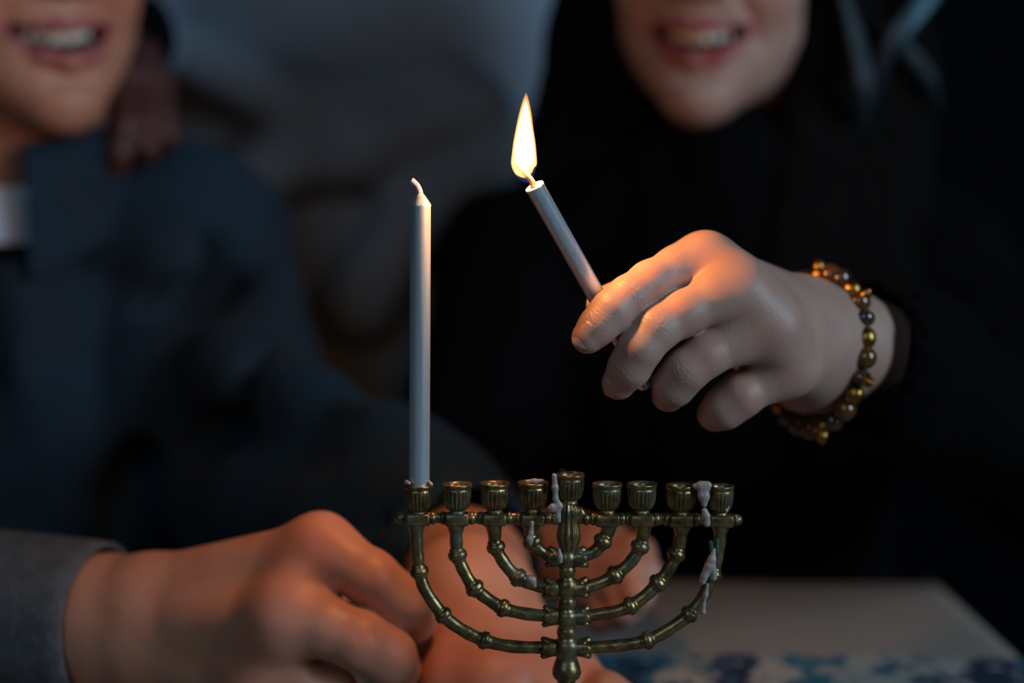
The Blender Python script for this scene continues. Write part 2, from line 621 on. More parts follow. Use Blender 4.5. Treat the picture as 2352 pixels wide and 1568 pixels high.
cloth = obj('tablecloth', make_cloth(), cloth_mat())
tag(cloth, 'pale tablecloth printed with blue and navy shapes', 'tablecloth')

# ------------------------------------------------------------------ menorah
S = 0.6 / FPX          # metres per photo pixel in the plane of the menorah (near its centre)
menorah = empty('menorah', P(1303, 1904, 0.0), 'aged brass nine-cup menorah with wax drips', 'menorah')
menorah.location.z = TZ + 0.002


def W(px, py, dy=0.0):
    return P(px, py, dy)


def mm(px):
    return px * 0.0001672


def outward(vq):
    """turn the faces so that they look outward"""
    v = np.asarray(vq[0], float); q = np.asarray(vq[1])
    v = v - v.mean(0)
    a, b, c, d = (v[q[:, i]] for i in range(4))
    vol = (np.einsum('ij,ij->i', a, np.cross(b, c)) + np.einsum('ij,ij->i', a, np.cross(c, d))).sum()
    return (vq[0], q[:, ::-1].copy()) if vol < 0 else (vq[0], q)


def put(name, vq, mat, parent):
    return obj(name, mesh_np(name, *outward(vq)), mat, parent)


# base and stem (turned profile, from the photo's rows, measured down the stem)
stem_px = [(1262, 15), (1268, 22), (1280, 25), (1292, 24), (1297, 17), (1302, 19), (1311, 21), (1320, 19), (1325, 16), (1330, 23), (1340, 26),
           (1352, 26), (1364, 23), (1369, 17), (1375, 20), (1384, 22), (1393, 20), (1398, 17), (1403, 25), (1412, 28), (1422, 27), (1431, 24),
           (1436, 19), (1443, 22), (1451, 24), (1459, 22), (1464, 20), (1469, 27), (1480, 31), (1494, 30), (1504, 27), (1510, 24), (1517, 27),
           (1530, 32), (1543, 35), (1554, 31), (1562, 22), (1572, 20), (1600, 22), (1625, 26), (1640, 36), (1655, 37), (1668, 28), (1690, 23),
           (1730, 25), (1770, 30), (1795, 40), (1810, 46), (1822, 40), (1835, 60), (1850, 105), (1864, 135), (1876, 148), (1890, 152), (1902, 150)]
zt = {}
prof = []
for y, r in stem_px:
    z = P(1303, y, 0).z
    prof.append((mm(r), z))
zmin = prof[-1][1]
zoff = TZ + 0.0035 - zmin
prof = [(r, z + (zoff if i > 40 else 0) * max(0, (i - 40) / 14.0)) for i, (r, z) in enumerate(prof)]
sx0 = P(1302, 1300, 0).x
stem_lo = [(r, z) for r, z in prof if z > P(1303, 1780, 0).z]
base_pf = [(r, z) for r, z in prof if z <= P(1303, 1755, 0).z] + [(0.0005, prof[-1][1])]
put('stem', lathe([(0.0003, prof[0][1] + .001)] + stem_lo, (sx0, 0, 0), 36, axis=(0, 0, 1)), M['brass'], menorah)
put('base', lathe(base_pf, (sx0, 0, 0), 48), M['brass'], menorah)


def fl_fun(n, depth, lo, hi):
    def f(th, i):
        if lo <= i <= hi:
            return 1.0 - depth * (0.5 - 0.5 * math.cos(n * th)) ** 0.6
        return 1.0
    return f


def cup(px, top, r, big=False):
    """fluted candle cup, rim at row top"""
    c = W(px, top, 0)
    k = r / 34.0
    rows = [(0.30, 22), (0.60, 20), (0.72, 8), (0.78, 3), (0.86, 0.5), (0.97, 0), (1.0, -2), (1.0, -6), (0.94, -9), (0.90, -11),
            (0.93, -13), (0.955, -18), (0.955, -27), (0.93, -37), (0.86, -47), (0.74, -56), (0.64, -60), (0.50, -62), (0.47, -65), (0.52, -67), (0.54, -70), (0.46, -74), (0.44, -79)]
    pf = []
    for q, h in rows:
        pf.append((mm(q * r), mm(h if h < 0 else (-h * 0.9))))
    pf = [(mm(0.02 * r), mm(-24))] + [(mm(0.62 * r), mm(-24)), (mm(0.70 * r), mm(-10)), (mm(0.76 * r), mm(-3))] + pf[4:]
    wob = random.uniform(0, 6)

    def f(th, i):
        w = 1.0 + 0.012 * math.sin(2 * th + wob) + 0.008 * math.sin(3 * th + wob * 2)
        if 12 <= i <= 17:
            w *= 1.0 - 0.15 * (0.5 - 0.5 * math.cos(20 * th + wob)) ** 0.9
        return w
    v, q = lathe(pf, c, 140, f)
    return put('cup', (v, q), M['brass'], menorah)


cups = [(961, 1112, 34), (1050, 1110, 35), (1136, 1108, 36), (1224, 1106, 36), (1310, 1087, 34), (1395, 1109, 35), (1474, 1109, 36), (1565, 1112, 36), (1656, 1114, 31)]
for c in cups:
    cup(*c)

# crossbar: a slim bar with square blocks under the cups and ring beads between them
bar_y = lambda px: 1189 + (px - 960) * 0.005
pts = [W(x, bar_y(x), 0) for x in np.linspace(925, 1690, 60)]
crossbar = put('crossbar', tube(pts, [mm(13.0 + 0.8 * math.sin(i * 1.7)) for i in range(60)], 16, 0.8), M['brass'], menorah)
for (px, top, r) in cups:
    if px == 1310: continue
    c = W(px, bar_y(px) + 2, 0)
    obj('block', rbox(c - Vector((mm(28), mm(22), mm(14))), c + Vector((mm(28), mm(22), mm(14))), mm(5), 2), M['brass'], crossbar)
gaps = [(990, 1022), (1080, 1108), (1166, 1195), (1254, 1278), (1342, 1366), (1425, 1446), (1504, 1536), (1595, 1626)]
for a, b in gaps:
    for x in np.linspace(a + 4, b - 4, 2):
        c = W(float(x), bar_y(x), 0)
        put('ring_bead', lathe([(mm(12), -mm(7)), (mm(15), -mm(4)), (mm(16), 0), (mm(15), mm(4)), (mm(12), mm(7))], c, 20, axis=(1, 0, 0)), M['brass'], crossbar)
for x in (921, 1692):
    c = W(x, bar_y(x) + 1, 0)
    put('end_knob', lathe([(mm(.5), -mm(15)), (mm(9), -mm(12)), (mm(13), -mm(5)), (mm(14), 0), (mm(13), mm(5)), (mm(9), mm(12)), (mm(.5), mm(15))], c, 20, axis=(1, 0, 0)), M['brass'], crossbar)

# tulip-shaped leaf piece between the middle cup and the stem
tul = [(1146, 15), (1152, 17), (1158, 19), (1166, 22), (1174, 25), (1182, 24), (1192, 23), (1204, 24), (1218, 27), (1232, 29), (1244, 27), (1254, 23), (1262, 19), (1268, 17)]
put('leaf_bulb', lathe([(mm(r), W(1306, y).z) for y, r in tul], (W(1306, 1200).x, 0, 0), 96, lambda th, i: 1 - (0.15 * (0.5 - 0.5 * math.cos(11 * th)) ** 0.7 if 0 < i < 13 else 0)), M['brass'], menorah)
for sgn in (-1, 1):
    a = W(1306 + sgn * 14, 1165); b = W(1306 + sgn * 36, 1190)
    put('leaf', tube([a, W(1306 + sgn * 24, 1172), W(1306 + sgn * 32, 1184), b], [mm(6), mm(12), mm(12), mm(6)], 12, 0.9), M['brass'], menorah)


def knob(p, t, r, parent):
    pf = [(.60, -15), (.78, -12.5), (.84, -9.5), (.80, -8), (1.02, -6), (1.1, -2), (1.1, 3), (1.02, 6.5), (.80, 8), (.84, 9.5), (.78, 12.5), (.60, 15)]
    w = random.uniform(0.96, 1.06)
    put('knob', lathe([(mm(a * r * w), mm(h * 1.25)) for a, h in pf], p, 28, axis=t, flat=0.95), M['brass'], parent)


def collar(p, t, parent):
    """leafy socket, t points away from the stem"""
    ax = Vector(t).normalized()
    rot = Vector((0, 0, 1)).rotation_difference(ax).to_matrix()
    n, rows = 48, 9
    verts, quads = [], []
    # lobes point up / down / front / back in the plane across the branch
    for i in range(rows):
        u = i / (rows - 1)
        for j in range(n):
            th = 2 * math.pi * j / n
            up = rot @ Vector((math.cos(th), math.sin(th), 0))
            ang = math.atan2(up.z, -up.y)
            lobe = abs(math.cos(2 * ang)) ** 0.8
            zl = abs(up.z)
            r = 19 + 2.5 * math.sin(u * 3.0) + (7.5 * zl + 1.0) * max(0, u - 0.35) / 0.65 * lobe
            h = -16 + u * (22 + 16 * lobe)
            if i == rows - 1: r -= 7
            verts.append(tuple(p + rot @ Vector((mm(r) * math.cos(th), mm(r) * math.sin(th) , mm(h)))))
    for i in range(rows - 1):
        for j in range(n):
            quads.append((i * n + j, i * n + (j + 1) % n, (i + 1) * n + (j + 1) % n, (i + 1) * n + j))
    put('leaf_collar', (np.array(verts), np.array(quads)), M['brass'], parent)
    for k in (-1, 1):
        c = p + ax * mm(10) + Vector((0, -mm(17), 0))
    put('rosette', lathe([(mm(1), mm(5)), (mm(4), mm(4.5)), (mm(6), mm(2)), (mm(7), -mm(2)), (mm(7), -mm(6))], p + ax * mm(12) + Vector((0, -mm(17), 0)), 16, axis=(0, -1, 0)), M['brass'], parent)


BR = [
    ([(957, 1198), (957, 1240), (960, 1285), (963, 1312), (978, 1357), (1018, 1412), (1060, 1445), (1112, 1470), (1175, 1484), (1258, 1487)], [3, 5, 7], (1262, 1487)),
    ([(1047, 1198), (1048, 1240), (1051, 1274), (1066, 1312), (1090, 1350), (1122, 1376), (1155, 1396), (1200, 1408), (1262, 1415)], [2, 4, 6], (1266, 1415)),
    ([(1134, 1198), (1136, 1225), (1139, 1256), (1160, 1295), (1190, 1326), (1225, 1342), (1266, 1352)], [2, 4], (1268, 1351)),
    ([(1222, 1198), (1220, 1220), (1223, 1244), (1243, 1267), (1272, 1280)], [2], (1274, 1281)),
    ([(1398, 1198), (1396, 1220), (1385, 1242), (1366, 1266), (1326, 1281)], [2], (1329, 1281)),
    ([(1478, 1198), (1477, 1225), (1470, 1255), (1448, 1291), (1413, 1320), (1380, 1338), (1326, 1354)], [2, 4], (1333, 1351)),
    ([(1567, 1198), (1562, 1240), (1553, 1273), (1535, 1308), (1512, 1338), (1482, 1368), (1448, 1391), (1405, 1406), (1328, 1417)], [2, 4, 6], (1335, 1415)),
    ([(1656, 1198), (1653, 1240), (1646, 1280), (1637, 1318), (1614, 1372), (1583, 1410), (1540, 1443), (1487, 1470), (1425, 1482), (1330, 1488)], [3, 5, 7], (1338, 1487)),
]
for pts2, knobs, col_at in BR:
    n = 8
    sp = spline(pts2, n)
    pts = [W(p[0], p[1], 0) for p in sp]
    rad = []
    for i, p in enumerate(sp):
        d = (p[1] - 1198)
        r = 15.0 + 0.5 * math.sin(i * 0.9) + (9.5 * max(0, 1 - d / 34.0) ** 1.5)
        rad.append(mm(r))
    br = put('branch', tube(pts, rad, 20, 0.92), M['brass'], menorah)
    for k in knobs:
        i = k * n
        t = (pts[min(i + 2, len(pts) - 1)] - pts[i - 2]).normalized()
        knob(pts[i], t, 20.5, br)
    e = len(pts) - 1
    t = (pts[e - 6] - pts[e]).normalized()
    t = Vector((t.x, 0, t.z * 0.5)).normalized()
    collar(W(*col_at), t, br)


def blob(name, chains, h=0.00035, k=0.0012, mat='wax', parent=menorah):
    allp = [p for ch in chains for p, r in ch]
    R = max(r for ch in chains for p, r in ch)
    lo = np.min([tuple(p) for p in allp], 0) - R * 1.6 - 0.001
    hi = np.max([tuple(p) for p in allp], 0) + R * 1.6 + 0.001
    v = Vol(lo, hi, h)
    for ch in chains:
        if len(ch) == 1: v.ell(ch[0][0], (ch[0][1],) * 3, k)
        else: v.chain([c[0] for c in ch], [c[1] for c in ch], k)
    return put(name, v.surface(), M[mat], parent)


def wx(pts, dy=-0.0055):
    return [(W(x, y, dy if len(r) == 1 else r[1]), mm(r[0])) for x, y, *r in pts]


# wax that has run down the brass
blob('wax_drip', [wx([(1273, 1092, 6), (1275, 1120, 7), (1276, 1145, 6), (1286, 1162, 6)]), wx([(1286, 1160, 6), (1270, 1166, 9), (1264, 1170, 7)]), wx([(1284, 1165, 6), (1281, 1185, 6), (1284, 1196, 5)])])
blob('wax_drip', [wx([(1596, 1116, 6), (1612, 1116, 9), (1626, 1114, 9)]), wx([(1608, 1113, 8), (1613, 1138, 10), (1617, 1158, 6)]), wx([(1622, 1114, 8), (1620, 1140, 9), (1618, 1158, 5)])])
blob('wax_drip', [wx([(1618, 1172, 7), (1622, 1184, 8), (1624, 1202, 8.5)])])
blob('wax_drip', [wx([(1640, 1262, 4), (1635, 1285, 10), (1630, 1300, 11)]), wx([(1628, 1300, 11), (1618, 1322, 9), (1614, 1335, 8)]), wx([(1636, 1300, 9), (1640, 1318, 7), (1639, 1326, 8)])], k=0.0007)
blob('wax_drip', [wx([(1625, 1342, 4), (1621, 1365, 5), (1616, 1390, 3.5), (1615, 1405, 7)])])
blob('wax_drip', [wx([(1222, 1200, 5), (1220, 1225, 5), (1217, 1238, 7), (1218, 1248, 5)])])
blob('wax_drip', [wx([(1284, 1262, 4), (1286, 1278, 6), (1287, 1288, 6)])])
blob('wax_drip', [wx([(1216, 1328, 8), (1222, 1332, 9), (1228, 1345, 5)])])
blob('wax_drip', [wx([(1210, 1106, 5, -.003), (1228, 1105, 5.5, -.003), (1246, 1104, 4.5, -.003)])])
blob('wax_drip', [wx([(934, 1107, 6, -.003), (940, 1110, 4, -.004)])])
blob('wax_drip', [wx([(985, 1106, 4, -.002), (990, 1112, 5, -.003)])])
blob('wax_drip', [wx([(1668, 1172, 5, -.003), (1673, 1160, 4, -.002)]), wx([(1690, 1184, 3, -.002), (1693, 1196, 3.5, -.002)])])
blob('verdigris_patch', [wx([(1632, 1245, 5, -.0026), (1634, 1262, 5, -.0022)]), wx([(1647, 1240, 5, -.0028), (1646, 1268, 6, -.0026)])], mat='verdigris', k=0.001)
sq = [W(1282, 1088, -.001), W(1287, 1080, -.002), W(1294, 1078, -.002), W(1300, 1083, -.001), W(1308, 1084, -.001), W(1318, 1086, -.002)]
put('burnt_wick', tube([Vector(p) for p in spline([tuple(q) for q in sq], 5)], [mm(1.8)] * 26, 8), M['soot'], menorah)


# ------------------------------------------------------------------ candles
def candle_mesh(a, b, r, taper=True):
    ax = (b - a)
    L = ax.length
    if taper:
        pf = [(0.0002, 0), (r * .96, 0.0), (r, .0006), (r, L - .0048), (r * 1.03, L - .0040), (r * .95, L - .0034), (r * .58, L - .0012), (r * .36, L), (0.0001, L)]
    else:
        pf = [(0.0002, 0), (r * .96, 0.0), (r, .0006), (r, L - .0012), (r * 1.05, L - .0006), (r * 1.03, L), (r * .88, L + .0002), (r * .72, L - .0008), (0.0001, L - .0012)]
    return lathe(pf, a, 40, axis=ax)


c0, c1 = W(963, 1124, 0), W(965.5, 446, 0)
cz = empty('candle', c0, 'unlit silver candle standing upright in the end cup of the menorah', 'candle')
put('wax_body', candle_mesh(c0, c1, mm(24.2)), M['candle'], cz)
wp = [Vector(p) for p in spline([tuple(W(964, 450)), tuple(W(963, 440)), tuple(W(957, 427)), tuple(W(944, 414))], 8)]
put('wick', tube(wp, [mm(10.0) - mm(2.0) * min(1, i / 6) for i in range(len(wp))], 12), M['wick'], cz)

ch_top, ch_hold, ch_bot = P(1227, 427, -0.005), P(1376, 690, 0.0112), P(1486, 884, 0.023)
cl = empty('candle', ch_top, 'lit silver candle slanting in the fingers', 'candle')
put('wax_body', candle_mesh(ch_bot, ch_top, mm(22.0), False), M['candle'], cl)
axc = (ch_top - ch_bot).normalized()
put('melted_pool', lathe([(0.0001, -.0004), (mm(14), -.0004), (mm(17), .0002)], ch_top, 24, axis=axc), M['candle_wax_top'], cl)
wp = [Vector(p) for p in spline([tuple(P(1226, 430, -.005)), tuple(P(1221, 415, -.0055)), tuple(P(1205, 397, -.006)), tuple(P(1189, 379, -.006))], 8)]
put('wick', tube(wp, [mm(7.0) - mm(1.2) * i / 24 for i in range(len(wp))], 12), M['burnt_wick'], cl)


# flame: a glowing core inside a thin orange mantle, blue at the root
def flame_tube(scale, y0, y1, rows):
    pts, rad = [], []
    for (y, xc, w) in rows:
        pts.append(P(xc, y, -0.006)); rad.append(mm(w) * scale)
    sp = spline([(*p, r) for p, r in zip(pts, rad)], 5)
    return tube([Vector(s[:3]) for s in sp], [max(s[3], 0.00005) for s in sp], 24, 0.9)


body_rows = [(212, 1208.5, 0.4), (222, 1208.2, 4.5), (238, 1207.5, 9), (262, 1206.5, 14.5), (295, 1205, 20), (325, 1204.5, 25), (352, 1204, 28), (375, 1203.5, 29.5), (388, 1204.5, 25.5), (398, 1208, 18), (405, 1211, 9), (409, 1213, 1)]
core_rows = [(228, 1208.2, 0.4), (246, 1207.2, 6), (275, 1206, 12), (310, 1205, 19), (340, 1204.5, 23), (362, 1204.5, 23.5), (378, 1206, 17), (388, 1208, 5), (391, 1209, 0.5)]
root_rows = [(352, 1204.5, 1), (362, 1204.5, 28), (378, 1204.5, 29.5), (392, 1206.5, 26.5), (405, 1211, 19), (416, 1217, 9), (423, 1220, 1)]


def glow_mat(name, color, strength):
    m, nt, b = new_mat(name)
    nt.nodes.remove(b)
    e = N(nt, 'ShaderNodeEmission', Strength=strength)
    e.inputs['Color'].default_value = (*color, 1)
    nt.links.new(e.outputs[0], nt.nodes['Material Output'].inputs['Volume'])
    return m


# burning gas: it glows through its whole depth, so it thins to orange at the edge; blue at the root
put('flame_body', flame_tube(1.0, 0, 0, body_rows), glow_mat('flame_body', (1.0, 0.42, 0.08), 620.0), cl)
put('flame_core', flame_tube(1.0, 0, 0, core_rows), glow_mat('flame_core', (1.0, 0.80, 0.55), 900.0), cl)
put('flame_root', flame_tube(1.0, 0, 0, root_rows), glow_mat('flame_root', (0.16, 0.28, 1.0), 24.0), cl)
fl_light = bpy.data.lights.new('flame_light', 'POINT')
fl_light.energy = 0.92
fl_light.color = (1.0, 0.43, 0.135)
fl_light.shadow_soft_size = 0.006
flo = bpy.data.objects.new('flame_light', fl_light)
flo.location = P(1205, 330, -0.006)
link(flo, cl)


# ------------------------------------------------------------------ hands
def J(px, py, Y, r):
    return (np.array(P(px, py, Y)), r * 0.001)


def make_hand(palm, fingers, h, palm_k=0.010, web_k=0.005, finger_k=0.0012, extra=(), lo=None, hi=None, grooves=(), seg_k=0.003):
    """palm: list of chains of J; fingers: list of chains of J -> verts, quads"""
    allj = [j for ch in list(palm) + list(fingers) + list(extra) for j in ch]
    lo_ = np.min([p - r * 1.5 for p, r in allj], 0) - 0.004
    hi_ = np.max([p + r * 1.5 for p, r in allj], 0) + 0.004
    if lo is not None: lo_ = np.maximum(lo_, lo)
    v = Vol(lo_, hi_, h)
    for ch in palm:
        v.chain([c[0] for c in ch], [c[1] for c in ch], palm_k)
    f = v.like()
    for ch in fingers:
        g = v.like()
        g.chain([c[0] for c in ch], [c[1] for c in ch], seg_k)
        f.merge(g, finger_k)
    v.merge(f, web_k)
    for ch in extra:
        v.chain([c[0] for c in ch], [c[1] for c in ch], 0.006)
    for (a, b, r, depth) in grooves:
        v.cone(a, b, r, r, 0.0012, 'sub')
    q = v.surface()
    return relax(q[0], q[1], 2), q[1]


def red_weights(verts, spots):
    w = np.zeros(len(verts))
    for p, r, s in spots:
        d2 = ((verts - np.array(p)) ** 2).sum(1)
        w = np.maximum(w, s * np.exp(-d2 / (r * r)))
    return w


def wrinkle(verts, c, axis, dorsal, r, amp=0.00014, step=0.0017, span=0.0042):
    """skin creases across the back of a finger joint"""
    ax = np.array(axis) / np.linalg.norm(axis)
    dn = np.array(dorsal, float); dn -= ax * (dn @ ax); dn /= np.linalg.norm(dn)
    sd = np.cross(ax, dn)
    rel = verts - c
    s_ = rel @ ax; u = rel @ dn; w = rel @ sd
    near = (np.abs(s_) < 3 * span) & (np.linalg.norm(rel, axis=1) < r * 2.2) & (u > 0)
    env = np.exp(-(s_ / span) ** 2) * np.clip(u / r, 0, 1) ** 1.5
    bow = s_ + 0.0009 * np.sin(w * 500 + c[0] * 900) + 0.25 * np.abs(w) * np.sign(s_)
    d = -amp * env * (np.abs(np.sin(math.pi * bow / step)) ** 0.5 < 0.62) * 1.0 - 0.5 * amp * env * (1 - np.abs(np.sin(math.pi * bow / step)))
    verts[near] += (d[near])[:, None] * dn


def nail(center, long_dir, normal, w, l, parent, t=0.0011):
    n = Vector(normal).normalized()
    u = Vector(long_dir); u = (u - n * u.dot(n)).normalized()
    s = n.cross(u)
    verts, quads = [], []
    a, b = 10, 12
    for i in range(a + 1):
        for j in range(b + 1):
            U = i / a * 2 - 1; V = j / b * 2 - 1
            # rounded-square outline, curved across
            k = (1 - 0.18 * abs(U) ** 3)
            x = V * w * k; y = U * l * (1 - 0.22 * V * V * (1 if U < 0 else 0.9))
            z = t * (1 - 1.9 * V * V - 0.35 * U * U)
            verts.append(tuple(Vector(center) + s * x + u * y + n * z))
    for i in range(a):
        for j in range(b):
            quads.append((i * (b + 1) + j, i * (b + 1) + j + 1, (i + 1) * (b + 1) + j + 1, (i + 1) * (b + 1) + j))
    me = mesh_np('fingernail', np.array(verts), np.array(quads))
    o = obj('fingernail', me, M['nail'], parent)
    md = o.modifiers.new('thick', 'SOLIDIFY'); md.thickness = 0.0004; md.offset = 0
    return o


# ------------------------------------------------------------------ heads
def head_np(mouth, yaw, pitch, roll, scale, male=False, h=1.9):
    """head, neck stub and face in mm about the mouth; returns world verts, quads, attrs, matrix"""
    v = Vol((-92, -34, -135), (92, 200, 182), h)
    v.ell((0, 95, 88), (74, 92, 82), 0)
    v.ell((0, 58, 45), (61, 58, 74), 14)
    jw = 48 if male else 44
    v.cone((0, 16, -38), (jw, 64, -12), 15, 17, 14)
    v.cone((0, 16, -38), (-jw, 64, -12), 15, 17, 14)
    v.ell((0, 60, -14), (48, 52, 30), 14)
    for s in (-1, 1):
        v.cone((s * 8, 20, -34), (s * 38, 44, 4), 17, 22, 14)
    v.ell((0, 11, -39), (20 if male else 16, 14, 14), 8)
    v.ell((0, 30, 4), (35, 28, 30), 12)
    for s in (-1, 1):
        v.ell((s * 37, 32, 28), (22, 20, 22), 14)
        v.ell((s * 52, 52, 56), (18, 22, 16), 12)
        v.ell((s * 76, 84, 58), (6, 17, 28), 4)
        v.cone((s * 10, 8, 92), (s * 44, 22, 90), 7, 6, 8)
        v.ell((s * 31, 10, 76), (15, 10, 10), 6, 'sub')
    nk = 54 if male else 46
    v.cone((0, 88, -10), (0, 108, -128), nk, nk + 3, 16)
    v.cone((0, 8, 76), (0, -14, 36), 7, 9.5, 8)
    for s in (-1, 1):
        v.ell((s * 12, -1, 31), (7.5, 10, 7), 4)
    v.ell((0, -6, 27), (5, 9, 5), 3)
    for s in (-1, 1):
        v.ell((s * 6.5, -8, 25), (3.6, 5, 3.5), 1.5, 'sub')
        # smile fold from the nose wing to the mouth corner
        v.chain([(s * 21, 3, 32), (s * 33, 10, 14), (s * 38, 17, -4)], [2.0, 2.4, 1.6], 5, 'sub')
    # hollow between lower lip and chin
    v.cone((-10, -2, -24), (10, -2, -24), 4, 4, 7, 'sub')
    cz, cw = 4.5, 28
    ul = [(-cw, 15, cz), (-15, 5, 5.5), (-5, 0, 7.0), (0, 0.5, 5.8), (5, 0, 7.0), (15, 5, 5.5), (cw, 15, cz)]
    ll = [(-cw, 15, cz), (-15, 5, -9.5), (0, 0.5, -14), (15, 5, -9.5), (cw, 15, cz)]
    v.chain(ul, [2.0, 3.4, 3.8, 3.8, 3.8, 3.4, 2.0], 3)
    v.chain(ll, [2.2, 5.2, 6.4, 5.2, 2.2], 3)
    op = [(-27, 11, 3.4), (-15, 8, -1.2), (0, 6, -3.6), (15, 8, -1.2), (27, 11, 3.4)]
    v.chain(op, [3.6, 5.4, 6.2, 5.4, 3.6], 1.2, 'sub', sc=(1, 0.25, 1))
    vv, q = v.surface()
    vv = relax(vv, q, 2)

    def dchain(pts):
        d = np.full(len(vv), 1e9)
        for a, b in zip(pts[:-1], pts[1:]):
            a = np.array(a, float); b = np.array(b, float)
            t = np.clip(((vv - a) @ (b - a)) / ((b - a) @ (b - a)), 0, 1)
            d = np.minimum(d, np.linalg.norm(vv - (a + t[:, None] * (b - a)), axis=1))
        return d
    lip = np.clip((1.22 - np.minimum(dchain(ul) / 4.3, dchain(ll) / 6.2)) * 5, 0, 1) * (vv[:, 1] < 20)
    inner = ((np.abs(vv[:, 0]) < 27) & (vv[:, 1] > 9) & (vv[:, 1] < 40) & (vv[:, 2] > -14) & (vv[:, 2] < 10)).astype(float)
    red = 0.55 * np.exp(-(((np.abs(vv[:, 0]) - 38) / 20) ** 2 + ((vv[:, 2] - 28) / 20) ** 2)) * (vv[:, 1] < 60)
    Mx = Matrix.Translation(Vector(mouth)) @ Matrix.Rotation(yaw, 4, 'Z') @ Matrix.Rotation(pitch, 4, 'X') @ Matrix.Rotation(roll, 4, 'Y') @ Matrix.Scale(scale * 0.001, 4)
    A = np.array(Mx)
    wv = vv @ A[:3, :3].T + A[:3, 3]
    return wv, q, {'lip': lip, 'inner': inner, 'red': red}, Mx


def teeth(Mx, parent):
    root = None
    x = 0.0
    for s in (-1, 1):
        x = 0.2
        for i, w in enumerate((8.2, 6.4, 5.6)):
            xc = s * (x + w / 2); x += w + 0.15
            yy = 8.4 + 0.034 * xc * xc
            zt = 6.0
            zb = -4.2 + 0.0055 * xc * xc + (0.6 if i == 1 else 0)
            me = rbox((-w / 2, -2.2, zb), (w / 2, 2.4, zt), 1.5, 2)
            ang = math.atan(0.066 * xc)
            me.transform(Mx @ Matrix.Translation((xc, yy, 0)) @ Matrix.Rotation(ang, 4, 'Z'))
            obj('tooth', me, M['teeth'], parent)


def eyes(Mx, parent):
    for s in (-1, 1):
        v, q = lathe([(12.3 * math.sin(a), -12.3 * math.cos(a)) for a in np.linspace(0.02, math.pi - 0.02, 14)], (s * 31, 21, 76), 20, axis=(0, 1, 0))
        me = mesh_np('eyeball', v, q); me.transform(Mx)
        e = obj('eyeball', me, M['eye'], parent)
        v, q = lathe([(12.6 * math.sin(a), -12.6 * math.cos(a)) for a in np.linspace(0.02, 0.5, 5)], (s * 31, 21, 76), 16, axis=(0, 1, 0))
        me = mesh_np('iris', v, q); me.transform(Mx)
        obj('iris', me, M['iris'], e)


def folds(vol, amp, freq, seed, band=0.03):
    r = np.random.RandomState(seed)
    x, y, z = vol.x, vol.y, vol.z
    t = 0
    w = np.sin(x * freq * 0.4 + 1.3 * seed) + np.sin(z * freq * 0.37 + y * freq * .3)
    for i in range(4):
        d = r.normal(size=3); d /= np.linalg.norm(d)
        f = freq * (0.7 + 0.4 * i)
        t = t + (0.5 - np.abs(np.sin((d[0] * x + d[1] * y + d[2] * z) * f + 1.2 * w + r.uniform(0, 6)))) / (1 + 0.7 * i)
    vol.D += (amp * t).astype(np.float32)


def body_np(segs, h, shrink=0.0, k=0.03, fold=None, ridges=(), cuts=(), creases=()):
    a = np.array([s[0] for s in segs] + [s[1] for s in segs]); R = max(max(s[2], s[3]) for s in segs)
    v = Vol(a.min(0) - R - 0.02, a.max(0) + R + 0.02, h)
    for s in segs:
        kk = s[4] if len(s) > 4 else k
        v.cone(s[0], s[1], max(s[2] - shrink, 0.008), max(s[3] - shrink, 0.008), kk)
    for rd in ridges:
        v.chain([np.array(p) for p, r in rd], [r for p, r in rd], 0.024)
    for cr in creases:
        v.chain([np.array(p) for p, r in cr], [r for p, r in cr], 0.014, 'sub')
    if fold: folds(v, *fold)
    for ct in cuts:
        v.cone(ct[0], ct[1], ct[2], ct[3], 0.002, 'sub')
    vv, q = v.surface()
    return relax(vv, q, 1), q


def person(name, parts, mat, loc, label):
    """parts: list of (verts, quads, attrs) joined into one body mesh"""
    v, q = join_np([(p[0], p[1]) for p in parts])
    loc = Vector(loc)
    me = mesh_np(name, v - np.array(loc), q)
    for nm in ('red', 'lip', 'inner'):
        vals = np.concatenate([p[2].get(nm, np.zeros(len(p[0]))) if len(p) > 2 else np.zeros(len(p[0])) for p in parts])
        if len(me.vertices) == len(vals): set_attr(me, nm, vals)
    o = obj(name, me, mat)
    o.location = loc
    tag(o, label, 'person')
    return o


def cloth_part(name, vq, mat, parent, group=None):
    o = obj(name, mesh_np(name, vq[0], vq[1]), mat, parent)
    return o


def A3(px, py, Y):
    return np.array(P(px, py, Y))


# ================================================================== the woman with the lit candle
w_mouth = P(1596, 84, 0.395)
wh = head_np(w_mouth, math.radians(-19), math.radians(6), math.radians(3), 1.0)

